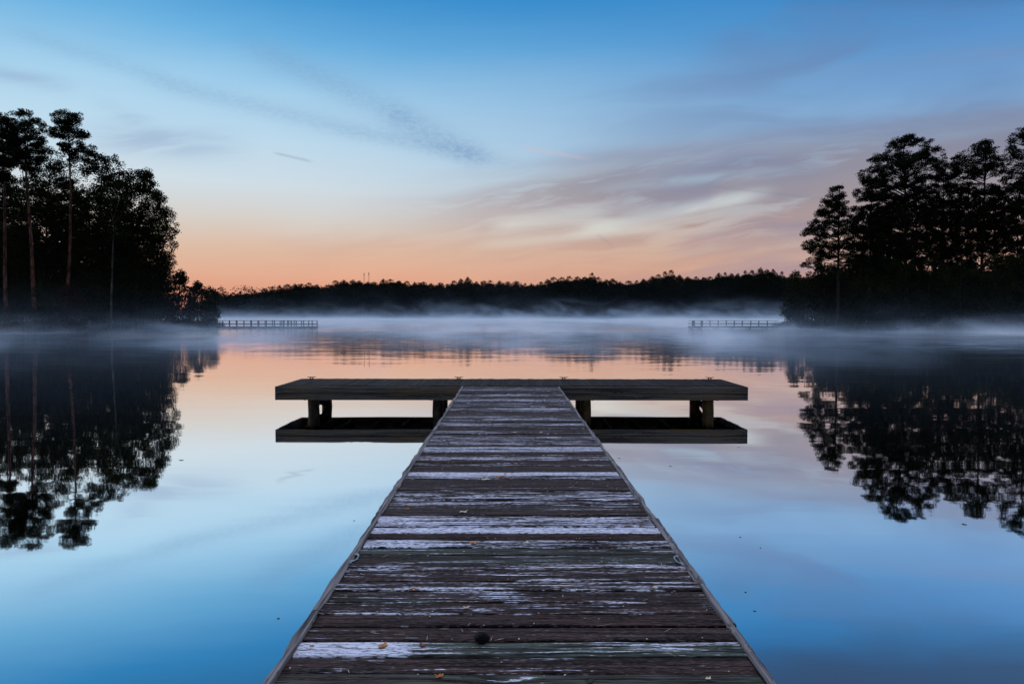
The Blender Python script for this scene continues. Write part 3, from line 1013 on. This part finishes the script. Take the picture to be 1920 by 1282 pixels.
def build_tree(kind_, prof, trunk, seed, dens=1.0, depth=1.0, fine=1.0, layer=0.75, tr=0.2, tuft=None, bark='dbark', leafm=None, gaps=0.0):
    """prof: [(z, xl, xr)] crown outline in metres, trunk: [(x, z)] bottom to top. Returns (crown mesh, trunk mesh)."""
    r = np.random.default_rng(seed)
    prof = sorted(prof)
    zs = np.array([p[0] for p in prof])
    xl = np.array([p[1] for p in prof])
    xr = np.array([p[2] for p in prof])
    trunk = sorted(trunk, key=lambda t: t[1])
    tz = np.array([t[1] for t in trunk])
    tx = np.array([t[0] for t in trunk])
    pine = kind_ == 'pine'
    tuft = tuft or (0.58 if pine else 0.72)
    area = np.trapezoid(xr - xl, zs) if hasattr(np, 'trapezoid') else np.trapz(xr - xl, zs)
    n = max(12, int(area / (tuft * tuft * 2.2) * 2.7 * dens))
    # heights weighted by width
    grid = np.linspace(zs[0], zs[-1], 200)
    w = np.interp(grid, zs, xr - xl)
    w = np.cumsum(w + 0.05)
    w /= w[-1]
    z = np.interp(r.uniform(0, 1, n), w, grid)
    if pine:                                     # boughs in uneven layers
        nl = max(3, int((zs[-1] - zs[0]) / 1.0))
        lev = np.sort(r.uniform(zs[0], zs[-1], nl))
        lev[-1] = zs[-1]
        k = np.argmin(np.abs(z[:, None] - lev[None, :]), 1)
        z = lev[k] + (z - lev[k]) * layer
    a, b = np.interp(z, zs, xl), np.interp(z, zs, xr)
    cx, hw = (a + b) / 2, (b - a) / 2
    hw = np.maximum(hw - tuft * 0.45, 0.12)
    th = r.uniform(0, 2 * np.pi, n)
    rad_ = r.uniform(0, 1, n) ** 0.5
    x = cx + np.cos(th) * rad_ * hw
    y = np.sin(th) * rad_ * hw * depth
    # boughs: gather tufts round a smaller set of limb ends so that gaps open between them
    nlimb = max(8, int(n / (9 if pine else 11)))
    idx = r.choice(n, nlimb, replace=False)
    L = np.stack([x[idx], y[idx], z[idx]], 1)
    Pn = np.stack([x, y, z], 1)
    dd = np.linalg.norm((Pn[:, None, :] - L[None]) * np.array([1, 1, 1.6]), axis=2)
    near = np.argmin(dd, 1)
    pull = 0.20 if pine else 0.18
    Pn = Pn + (L[near] - Pn) * pull
    if pine: Pn[:, 2] += np.abs(r.normal(0, 0.12, n))
    if gaps > 0:
        keep = vnoise(Pn[:, 0] / 1.6 + 50, Pn[:, 2] / 1.3 + 50 + Pn[:, 1] * 0.05, seed) > gaps
        Pn = Pn[keep]
        near = near[keep]
    rads = tuft * r.uniform(0.65, 1.25, len(Pn))
    per = int((46 if pine else 34) * fine ** 1.8)
    q = foliage(Pn, rads, 0.62 if pine else 0.8, per, (0.34 / fine, 0.12 / fine) if pine else (0.30 / fine, 0.21 / fine), r)
    crown = np_mesh('crown', q, 4, leafm or ('needles' if pine else 'leaves'))
    mb = MB()
    top = min(zs[-1] - 0.4, tz[-1])
    hz = np.linspace(tz[0], tz[-1], 14)
    pts = [(np.interp(h, tz, tx), 0.10 * math.sin(h * 0.35 + seed), h) for h in hz]
    rr = [tr * (1.0 - 0.78 * i / 13) + (0.06 * tr if i == 0 else 0) for i in range(14)]
    mb.tube(pts, rr, 8)
    H0, H1 = tz[0], tz[-1]
    for i in range(nlimb):
        e = L[i]
        reach = math.hypot(e[0] - np.interp(e[2], tz, tx), e[1])
        hb = min(max(e[2] - reach * (0.30 if pine else 0.75), zs[0] - 0.8, H0 + 1.0), H1)
        bx = np.interp(hb, tz, tx)
        mid = Vector(((bx + e[0]) / 2, e[1] / 2, (hb + e[2]) / 2 + (0.12 if pine else 0.25) * reach * (r.random() - 0.3)))
        r0 = min(0.11, 0.025 + 0.014 * reach) * (tr / 0.2) ** 0.5
        mb.tube([(bx, 0, hb), mid, e], [r0, r0 * 0.7, r0 * 0.3], 4, False)
        for j in np.nonzero(near == i)[0][:7]:
            mb.tube([mid.lerp(Vector(e), 0.6), Pn[j]], [r0 * 0.35, r0 * 0.15], 3, False)
    me = bpy.data.meshes.new('trunk')
    me.from_pydata([tuple(v) for v in mb.v], [], mb.f)
    me.polygons.foreach_set('use_smooth', [True] * len(me.polygons))
    me.materials.append(M[bark])
    me.update()
    return crown, me


TREEGRP = {'l': 'tall trees on the left bank', 'r': 'tall trees on the right bank'}
NAMES = {'pine': ('pine_tree', 'pine tree'), 'broad': ('broadleaf_tree', 'tree'), 'shrub': ('shrub', 'shrub')}


def photo_tree(kind_, y, prof, trunk, label, grp, seed, **kw):
    """a tree traced at photo pixels and given its own distance y, true size and depth"""
    base_u = trunk[0][0]
    b = at(base_u, 600, y)
    gz = float(ground_h(b.x, y))
    if gz < 0.02: gz = 0.02
    pm = []
    for v, a, c in prof:
        A, C_ = at(a, v, y), at(c, v, y)
        pm.append((A.z - gz, A.x - b.x, C_.x - b.x))
    tm = [(0.0, -0.25)]
    for u, v in trunk[1:]:
        p = at(u, v, y)
        tm.append((p.x - b.x, p.z - gz))
    nm, cat = NAMES[kind_]
    k = 'pine' if kind_ == 'pine' else 'broad'
    kw.setdefault('fine', 1.35)
    crown, tk = build_tree(k, pm, tm, seed, **kw)
    t = thing(nm, label, cat, (b.x, y, gz), grp)
    link('crown', crown, t)
    link('trunk', tk, t)
    return t


GL = TREEGRP['l']
GR = TREEGRP['r']
# left bank, tall ones
photo_tree('pine', 93, [(340, -14, 26), (310, -38, 36), (270, -50, 42), (235, -40, 32), (214, -18, 16)],
           [(11, 600), (10, 480), (5, 260), (2, 225)], 'tall pine with bare pale trunk at the left edge of the picture', GL, 21, tr=0.26, bark='bark', dens=1.95, gaps=0.09)
photo_tree('pine', 96, [(335, 22, 72), (300, 4, 88), (262, 2, 90), (228, 6, 82), (211, 22, 60)],
           [(67, 600), (60, 480), (50, 350), (47, 225)], 'tall pine with reddish trunk, second from the left on the left bank', GL, 22, tr=0.28, bark='bark', dens=1.95, gaps=0.08)
photo_tree('pine', 99, [(308, 132, 160), (290, 118, 180), (262, 96, 180), (250, 88, 172), (240, 100, 150), (224, 88, 170), (213, 106, 152)],
           [(123, 600), (130, 480), (133, 350), (128, 240), (127, 222)], 'tall flat-topped pine with long bare reddish trunk on the left bank', GL, 23, tr=0.25, bark='bark', dens=1.85, gaps=0.07)
photo_tree('broad', 108, [(560, 20, 130), (470, -5, 150), (400, 0, 160), (340, 30, 150), (300, 60, 135), (275, 82, 115)],
           [(75, 600), (90, 400), (95, 290)], 'dense dark tree filling the space between the two reddish pine trunks', GL, 24, dens=1.49, gaps=0.08)
photo_tree('broad', 106, [(560, 140, 250), (480, 130, 265), (400, 140, 255), (345, 148, 245), (315, 152, 236), (292, 162, 222)],
           [(180, 600), (188, 400), (190, 310)], 'dense broadleaf tree just right of the flat-topped pine', GL, 25, dens=1.69, gaps=0.05)
photo_tree('broad', 104, [(560, 215, 300), (500, 200, 315), (430, 205, 325), (380, 212, 312), (345, 225, 296), (322, 240, 285)],
           [(255, 600), (258, 430), (262, 340)], 'broad dark tree right of the pale forked trunk', GL, 26, dens=1.69, gaps=0.06)
photo_tree('broad', 112, [(575, 255, 322), (520, 262, 325), (490, 258, 334), (445, 262, 338), (410, 268, 336), (380, 272, 322), (360, 282, 314)],
           [(285, 600), (295, 480), (300, 380)], 'lacy tree leaning out at the right edge of the left woods', GL, 27, dens=1.23, gaps=0.14)
photo_tree('broad', 110, [(360, 250, 290), (335, 255, 288), (318, 264, 282)],
           [(250, 600), (262, 400), (272, 330)], 'slender tree whose tip stands up above the right part of the left woods', GL, 28, dens=1.17, gaps=0.12)
photo_tree('broad', 97, [(445, 186, 248), (400, 172, 262), (360, 175, 262), (338, 190, 245)],
           [(208, 600), (211, 460), (213, 405), (226, 370)], 'tree with slim pale forked trunk at the front of the left woods', GL, 29, tr=0.17, bark='pale_bark', dens=0.9, gaps=0.15)
photo_tree('broad', 118, [(617, 300, 356), (570, 306, 372), (545, 312, 362), (525, 318, 354), (506, 328, 346)],
           [(334, 600), (336, 520)], 'low bushy tree at the foot of the right end of the left woods', GL, 30, dens=2.1, gaps=0.0, fine=1.0, tr=0.12)
photo_tree('broad', 128, [(617, 340, 404), (580, 342, 411), (560, 346, 404), (545, 352, 392), (528, 362, 374)],
           [(372, 600), (370, 540)], 'rounded low tree on the point of the left bank', GL, 31, dens=2.1, gaps=0.0, fine=1.0, tr=0.12)
photo_tree('broad', 133, [(617, 380, 412), (580, 382, 412), (556, 386, 412), (541, 392, 406)],
           [(398, 600), (400, 550)], 'last small tree on the left bank where the fishing pier starts', GL, 32, dens=2.1, gaps=0.0, fine=1.0, tr=0.1)
# right bank
photo_tree('pine', 114, [(503, 1500, 1530), (492, 1503, 1560), (474, 1516, 1592), (462, 1498, 1600), (438, 1498, 1602), (420, 1516, 1600), (400, 1526, 1598), (375, 1538, 1590), (352, 1552, 1586), (343, 1562, 1584)],
           [(1571, 600), (1572, 500), (1574, 352)], 'lone pine with drooping left boughs at the left end of the right woods', GR, 41, tr=0.30, dens=1.75, gaps=0.16, layer=0.85)
photo_tree('pine', 112, [(500, 1650, 1735), (440, 1640, 1748), (380, 1630, 1752), (345, 1622, 1756), (318, 1608, 1772), (300, 1624, 1770), (284, 1640, 1766), (268, 1660, 1748), (258, 1682, 1716)],
           [(1700, 600), (1698, 450), (1695, 275)], 'biggest pine with wide domed crown in the right woods', GR, 42, tr=0.32, dens=1.75, gaps=0.05)
photo_tree('pine', 118, [(510, 1590, 1660), (450, 1592, 1675), (400, 1592, 1680), (360, 1602, 1672), (335, 1615, 1660)],
           [(1630, 600), (1634, 345)], 'dark pine between the lone pine and the biggest domed pine', GR, 43, tr=0.25, dens=1.68, gaps=0.05)
photo_tree('pine', 110, [(480, 1795, 1880), (420, 1790, 1888), (360, 1785, 1885), (330, 1782, 1878), (312, 1775, 1880), (293, 1790, 1878), (275, 1815, 1872), (262, 1838, 1864)],
           [(1838, 600), (1842, 450), (1850, 275)], 'tall pine with a ragged pointed top, second from the right edge', GR, 44, tr=0.28, dens=1.68, gaps=0.05)
photo_tree('pine', 118, [(490, 1735, 1800), (420, 1735, 1806), (360, 1738, 1806), (330, 1735, 1802), (312, 1745, 1790)],
           [(1768, 600), (1770, 320)], 'shorter dark pine right behind the biggest domed pine', GR, 45, tr=0.24, dens=1.54, gaps=0.05)
photo_tree('pine', 104, [(470, 1890, 1990), (400, 1886, 1996), (340, 1882, 2000), (300, 1880, 1990), (275, 1888, 1985), (262, 1890, 1930), (248, 1898, 1960), (236, 1906, 1950)],
           [(1930, 600), (1932, 250)], 'tall pine cut off by the right edge of the picture', GR, 46, tr=0.28, dens=1.54, gaps=0.06)
photo_tree('broad', 122, [(617, 1490, 1606), (570, 1494, 1606), (535, 1500, 1600), (512, 1508, 1592), (498, 1528, 1566)],
           [(1545, 600), (1545, 515)], 'dark bushy tree around the foot of the lone pine', GR, 47, dens=2.1, gaps=0.0, fine=1.0, tr=0.14)
photo_tree('broad', 130, [(617, 1456, 1515), (585, 1460, 1515), (560, 1464, 1512), (530, 1472, 1510), (510, 1482, 1500)],
           [(1488, 600), (1490, 525)], 'small sloping tree where the right fishing pier meets the bank', GR, 48, dens=2.1, gaps=0.0, fine=1.0, tr=0.1)

# understorey shrubs along both banks: traced one by one
us = [
    (0, 545, 60, 92, 'rounded dark shrub on the bank at the left edge of the picture', 'l'),
    (55, 530, 110, 93, 'tall dark shrub at the foot of the second left pine', 'l'),
    (105, 528, 160, 97, 'reddish brown shrub under the flat-topped pine', 'l'),
    (150, 520, 205, 99, 'dark shrub between the flat-topped pine and the pale trunk', 'l'),
    (200, 525, 255, 103, 'dark shrub at the foot of the pale forked trunk', 'l'),
    (248, 518, 305, 108, 'tall dark shrub below the lacy leaning tree', 'l'),
    (1592, 500, 1660, 112, 'large dark shrub just right of the lone pine trunk', 'r'),
    (1645, 488, 1720, 110, 'large dark shrub in front of the biggest domed pine', 'r'),
    (1705, 482, 1780, 108, 'large dark shrub right of the biggest pine trunk', 'r'),
    (1765, 486, 1840, 104, 'large dark shrub left of the ragged pointed pine', 'r'),
    (1830, 480, 1900, 101, 'large dark shrub below the ragged pointed pine', 'r'),
    (1885, 478, 1960, 99, 'large dark shrub at the right edge of the picture', 'r'),
]
for i, (a, tv, b_, y, lab, sd) in enumerate(us):
    c = (a + b_) / 2
    h = (b_ - a) / 2
    photo_tree('shrub', y, [(618, c - h * 1.15, c + h * 1.15), (575, c - h * 1.25, c + h * 1.25), (tv + 30, c - h * 1.1, c + h * 1.1), (tv + 10, c - h * 0.75, c + h * 0.75), (tv, c - h * 0.35, c + h * 0.35)],
               [(c, 600), (c, tv + 15)], lab, 'understorey shrubs on the banks', 60 + i, dens=1.15, tr=0.09,
               leafm='autumn' if 'reddish' in lab else None)

# prototypes for the woods behind
protos = {'pine': [], 'broad': [], 'round': []}
for s in range(4):
    hh = 24.0
    r_ = np.random.default_rng(100 + s)
    pr = [(hh * f, -w_ * r_.uniform(0.8, 1.2), w_ * r_.uniform(0.8, 1.2)) for f, w_ in ((0.38, 1.8), (0.5, 3.2), (0.62, 3.9), (0.75, 3.8), (0.88, 3.0), (0.97, 1.6), (1.0, 0.7))]
    protos['pine'].append(build_tree('pine', pr, [(0, -0.3), (0.2, 12), (0, 23.2)], 110 + s, dens=1.3, layer=0.9, tr=0.24, leafm='fleaf', gaps=0.05))
    pr = [(hh * f, -w_ * r_.uniform(0.8, 1.2), w_ * r_.uniform(0.8, 1.2)) for f, w_ in ((0.10, 2.6), (0.3, 4.0), (0.5, 4.6), (0.7, 4.4), (0.88, 3.2), (1.0, 1.2))]
    protos['broad'].append(build_tree('broad', pr, [(0, -0.3), (0.2, 12), (0, 21)], 120 + s, dens=1.5, tr=0.22, tuft=0.85, leafm='fleaf', gaps=0.05))


for s in range(4):
    r_ = np.random.default_rng(140 + s)
    pr = [(24 * f, -w_ * r_.uniform(0.8, 1.2), w_ * r_.uniform(0.8, 1.2)) for f, w_ in ((0.12, 2.6), (0.35, 4.0), (0.6, 4.6), (0.78, 4.5), (0.9, 3.6), (0.97, 2.2), (1.0, 1.0))]
    protos['round'].append(build_tree('broad', pr, [(0, -0.3), (0.2, 12), (0, 21)], 150 + s, dens=2.0, tr=0.22, tuft=0.95, leafm='fleaf', gaps=0.0))


def copy_tree(kind_, i, x, y, h, w, label, grp, rz):
    c, t = protos[kind_][i % 4]
    nm_ = NAMES['pine' if kind_ == 'pine' else 'broad']
    e = thing(nm_[0], label, nm_[1], (x, y, float(max(ground_h(x, y), 0.02))), grp)
    e.scale = (w, w, h / 24.0)
    e.rotation_euler = (0, 0, rz)
    link('crown', c, e)
    link('trunk', t, e)
    return e


ORD = ['first', 'second', 'third', 'fourth', 'fifth', 'sixth', 'seventh', 'eighth', 'ninth', 'tenth', 'eleventh', 'twelfth', 'thirteenth', 'fourteenth', 'fifteenth', 'sixteenth', 'seventeenth', 'eighteenth', 'nineteenth', 'twentieth']
# deeper rows of the near woods
rr_ = random.Random(5)
for sd, cells in (('l', [(u, tv, y) for u, tv, y in ((-20, 330, 118), (30, 345, 122), (80, 330, 126), (130, 330, 121), (170, 350, 125), (215, 370, 120), (248, 400, 124), (285, 450, 127), (-70, 300, 110), (10, 300, 132), (-40, 420, 114), (22, 430, 114), (62, 420, 115), (105, 430, 116), (150, 420, 115), (192, 430, 117), (232, 440, 117))]),
                  ('r', [(u, tv, y) for u, tv, y in ((1615, 395, 128), (1665, 380, 132), (1715, 350, 127), (1762, 370, 133), (1810, 340, 129), (1862, 350, 134), (1905, 340, 126), (1960, 330, 130), (2010, 300, 122), (1590, 470, 134))])):
    cells = sorted(cells)
    for i, (u, tv, y) in enumerate(cells):
        b = at(u, 600, y)
        h = at(u, tv, y).z - float(ground_h(b.x, y))
        k = 'pine' if sd == 'r' else ('broad' if i % 3 else 'pine')
        copy_tree(k, i, b.x, y, h, rr_.uniform(0.8, 1.1), f'dark {"pine" if k == "pine" else "broadleaf tree"} deep in the {"left" if sd == "l" else "right"} woods, {ORD[i]} from the left in the back row',
                  f'back row of the {"left" if sd == "l" else "right"} woods', rr_.uniform(0, 6.28))

# thick low growth that closes the woods behind the shrubs
def thicket(name, label_kind, pts, seed, mat='fleaf'):
    r = np.random.default_rng(seed)
    C_, R_ = [], []
    for (u, y, h) in pts:
        b = at(u, 600, y)
        gz = float(max(ground_h(b.x, y), 0.0))
        m = 26
        C_.append(np.stack([b.x + r.uniform(-2.6, 2.6, m), y + r.uniform(-1.8, 1.8, m), gz + r.uniform(0.2, h, m)], 1))
        R_.append(np.full(m, 1.15))
    q = foliage(np.concatenate(C_), np.concatenate(R_), 0.9, 40, (0.5, 0.38), r)
    o = link(name, np_mesh(name, q, 4, mat))
    kind(o, 'stuff')
    return o


thicket('undergrowth', '', [(u, 110 + 0.06 * u + j * 5, 7.5 + 1.8 * math.sin(u * 0.05)) for u in range(-40, 310, 22) for j in range(3)], 71)
thicket('undergrowth', '', [(u, 124 - 0.03 * (u - 1520) + j * 5, 8.5 + 1.2 * math.sin(u * 0.05)) for u in range(1560, 2000, 22) for j in range(3)], 72)


# grass and sedge along the waterline
def bank_grass(x_of_y, y0, y1, n, seed):
    r = np.random.default_rng(seed)
    y = r.uniform(y0, y1, n)
    off = r.uniform(-0.6, 5.0, n) ** 1.0
    sgn = -1 if x_of_y(100) < 0 else 1
    x = np.array([x_of_y(t) for t in y]) + sgn * off
    z = np.maximum(ground_h(x, y), -0.05)
    h = r.uniform(0.35, 1.25, n)
    ang = r.uniform(0, 6.28, n)
    w = r.uniform(0.03, 0.07, n)
    lean = r.normal(0, 0.22, (n, 2)) * h[:, None]
    P = np.stack([x, y, z - 0.05], 1)
    dw = np.stack([np.cos(ang) * w, np.sin(ang) * w, 0 * w], 1)
    T = P + np.stack([lean[:, 0], lean[:, 1], h], 1)
    q = np.stack([P - dw, P + dw, T], 1).reshape(-1, 3)
    o = link('bank_grass', np_mesh('bank_grass', q, 3, 'grass'))
    kind(o, 'stuff')


bank_grass(lambda y: float(np.interp(y, [30, 60, 86, 115, 132, 146], [-70, -63.5, -58.9, -54.3, -51.6, -55])), 62, 140, 14000, 81)
bank_grass(lambda y: float(np.interp(y, [60, 92, 105, 119, 131, 138], [76, 66, 59, 53, 48.6, 49])), 70, 138, 12000, 82)

# far shore: skyline trees one by one, outline traced from the photo
sky_prof = [(405, 547), (430, 548), (455, 545), (475, 546), (495, 541), (520, 537), (545, 533), (570, 528), (590, 530), (612, 533), (640, 522), (665, 524), (690, 525), (715, 526), (740, 521), (765, 528),
            (790, 524), (815, 529), (840, 528), (875, 520), (900, 527), (930, 525), (965, 526), (990, 529), (1020, 526), (1050, 517), (1080, 518), (1110, 514), (1135, 523), (1160, 525),
            (1185, 527), (1210, 521), (1232, 512), (1255, 508), (1280, 514), (1305, 517), (1335, 516), (1365, 511), (1395, 508), (1425, 503), (1445, 505), (1470, 514), (1500, 518), (1540, 512)]
su = np.array([p[0] for p in sky_prof])
sv = np.array([p[1] for p in sky_prof])
zones = [(405, 590, 'far shore tree above the left fishing pier'), (590, 760, 'far shore tree around the two antenna masts'),
         (760, 865, 'far shore tree left of the walkway line'), (865, 1050, 'far shore tree straight ahead of the walkway'),
         (1050, 1180, 'far shore tree right of the walkway line'), (1180, 1300, 'far shore tree left of the right fishing pier'),
         (1300, 1460, 'far shore tree above the right fishing pier'), (1460, 1560, 'far shore tree behind the right bank point')]
cnt = {}
u = 408.0
i = 0
while u < 1545:
    v = float(np.interp(u, su, sv)) + rr_.uniform(-3.0, 4.0)
    y = 545 + rr_.uniform(-8, 10)
    b = at(u, 597, y)
    gz = float(ground_h(b.x, y))
    h = at(u, v, y).z - gz
    k = 'pine' if rr_.random() < 0.12 else 'round'
    zi = next(z_ for z_ in zones if z_[0] <= u < z_[1])
    c_ = cnt.get(zi[2], 0)
    cnt[zi[2]] = c_ + 1
    w = rr_.uniform(0.85, 1.3) if k == 'round' else rr_.uniform(0.9, 1.3)
    copy_tree(k, rr_.randrange(4), b.x, y, h, w, f'dark distant {zi[2]}, {ORD[min(c_, 19)]} from its left',
              'skyline trees on the far shore', rr_.uniform(0, 6.28))
    u += rr_.uniform(11, 18)
    i += 1


# the rest of the far wood reads as one dark mass
def far_wood():
    r = np.random.default_rng(91)
    C_, R_ = [], []
    for u in np.arange(395, 1580, 5.5):
        v = float(np.interp(u, su, sv))
        for y in (534, 560):
            b = at(u, 597, y)
            top = at(u, v + (9 if y > 550 else 17), y).z
            m = 60
            zz = r.uniform(0.3, max(top, 6), m)
            C_.append(np.stack([b.x + r.uniform(-2.5, 2.5, m), y + r.uniform(-4, 4, m), zz], 1))
            R_.append(np.full(m, 1.9))
    for sgn in (-1, 1):                        # wooded shores that close the lake on both sides
        for x in np.arange(140, 900, 9):
            C_.append(np.stack([np.full(20, sgn * x) + r.uniform(-6, 6, 20), np.full(20, 545 - (x - 140) * 0.1) + r.uniform(-6, 6, 20), r.uniform(0.5, 22, 20)], 1))
            R_.append(np.full(20, 3.2))
    q = foliage(np.concatenate(C_), np.concatenate(R_), 0.9, 24, (1.1, 0.8), r)
    kind(link('far_wood', np_mesh('far_wood', q, 4, 'fleaf')), 'stuff')


far_wood()

# antenna masts beyond the far wood
for u, tv, lab in ((683, 517, 'shorter thin antenna mast poking above the far treeline'), (692, 515.5, 'taller thin antenna mast poking above the far treeline')):
    y = 640
    b = at(u, 597, y)
    h = at(u, tv, y).z
    t = thing('radio_mast', lab, 'mast', (b.x, y, float(ground_h(b.x, y))), 'antenna masts beyond the trees')
    mb = MB()
    for k in range(3):
        a = k * 2.094
        mb.tube([(math.cos(a) * 0.45, math.sin(a) * 0.45, 0), (math.cos(a) * 0.3, math.sin(a) * 0.3, h)], [0.035, 0.025], 5)
    for j in range(int(h / 1.5)):
        for k in range(3):
            a, a2 = k * 2.094, (k + 1) * 2.094
            z0 = j * 1.5
            mb.bar((math.cos(a) * 0.42, math.sin(a) * 0.42, z0), (math.cos(a2) * 0.42, math.sin(a2) * 0.42, z0 + 1.5), 0.06, 0.06)
    mb.obj('lattice_frame', 'iron', t)
    mb = MB()
    for k in range(3):
        a = k * 2.094 + 0.5
        mb.box(math.cos(a) * 0.35 - 0.08, math.cos(a) * 0.35 + 0.08, math.sin(a) * 0.35 - 0.08, math.sin(a) * 0.35 + 0.08, h - 2.4, h - 0.4)
    mb.obj('antenna', 'iron', t)


# ------------------------------------------------------------------ fishing piers with railings
def pier(label, u0, u1, y, v_rail, v_mid, v_deck, posts_u, pile_u, depth, end_side, box_posts, seed):
    zr = at(960, v_rail, y).z
    zmid = at(960, v_mid, y).z
    zd = at(960, v_deck, y).z
    x0, x1 = at(u0, 600, y).x, at(u1, 600, y).x
    t = thing('fishing_pier', label, 'pier', (0, y, 0), 'railed fishing piers')
    MB().box(x0, x1, 0.06, depth - 0.06, zd - 0.05, zd).obj('decking', 'rail', t)
    MB().box(x0, x1, 0, 0.055, zd - 0.26, zd + 0.02).obj('fascia_board', 'rail', t)
    MB().box(x0, x1, depth - 0.055, depth, zd - 0.26, zd + 0.02).obj('fascia_board', 'rail', t)
    for yy in (0.10, depth - 0.10):
        MB().box(x0, x1, yy - 0.10, yy + 0.10, zr - 0.06, zr).obj('top_rail', 'rail', t)
        MB().box(x0, x1, yy + 0.055, yy + 0.10, zmid - 0.07, zmid + 0.05).obj('middle_rail', 'rail', t)
        for pu in posts_u:
            px = at(pu, 600, y).x
            if yy > 1 and end_side < 0: px = px * (y + yy) / y
            MB().box(px - 0.06, px + 0.06, yy - 0.055, yy + 0.053, zd, zr - 0.062).obj('post', 'rail', t)
    xe = x1 if end_side > 0 else x0
    s = -1 if end_side > 0 else 1
    for zz, hh in ((zr - 0.03, 0.06), (zmid, 0.12)):
        MB().box(min(xe, xe + s * 0.1), max(xe, xe + s * 0.1), 0.2, depth - 0.2, zz - hh / 2, zz + hh / 2).obj('end_rail', 'rail', t)
    for bu in box_posts:
        a, b_ = at(bu[0], 600, y).x, at(bu[1], 600, y).x
        MB().box(a, b_, -0.03, -0.003, zd - 0.3, zr - 0.01).obj('panel', 'rail', t)
    for k, pu in enumerate(pile_u):
        px = at(pu, 600, y).x
        MB().tube([(px, 0.25, -1.5), (px, 0.25, zd - 0.06)], [0.13, 0.12], 10).obj('piling', 'rail', t, True)
        MB().tube([(px + 0.0, depth - 0.25, -1.5), (px, depth - 0.25, zd - 0.06)], [0.13, 0.12], 10).obj('piling', 'rail', t, True)
        MB().bar((px, 0.35, 0.0), (px, depth - 0.35, zd - 0.1), 0.06, 0.14).obj('cross_brace', 'rail', t)
    return t


pl = pier('long railed fishing pier with many posts jutting from the left bank', 404, 587, 118, 601.6, 608.3, 613.4,
          [417, 429.5, 444, 457, 471, 485, 499, 514, 528, 541, 555, 569, 585], [418, 437, 466, 494, 523, 538, 548, 560, 571, 582], 3.2, 1, [(531, 533.5), (545, 547)], 1)
zd = at(960, 613.4, 118).z
for a, b_ in ((541, 548), (552, 560), (563, 571)):
    MB().bar((at(a, 600, 118).x, 0.1, 0.0), (at(b_, 600, 118).x, 0.1, zd - 0.1), 0.06, 0.10).obj('cross_brace', 'rail', pl)
pier('shorter railed fishing pier with a boxed end jutting from the right bank', 1297, 1460, 127, 600.3, 606.0, 611.2,
     [1299, 1331.5, 1347, 1362, 1377, 1392, 1408, 1423, 1439], [1299, 1315, 1347, 1377, 1408, 1439], 2.6, -1, [(1297, 1303), (1313.5, 1318)], 2)

# ------------------------------------------------------------------ mist over the water
o = MB().box(-170, 180, 8, 522, 0.01, 17).obj('mist', 'mist')
kind(o, 'stuff')
try:
    M['mist'].cycles.volume_step_rate = 0.25
    M['mist'].volume_intersection_method = 'FAST'
except Exception:
    pass
o.data.materials[0].cycles.volume_sampling = 'DISTANCE' if False else 'MULTIPLE_IMPORTANCE'
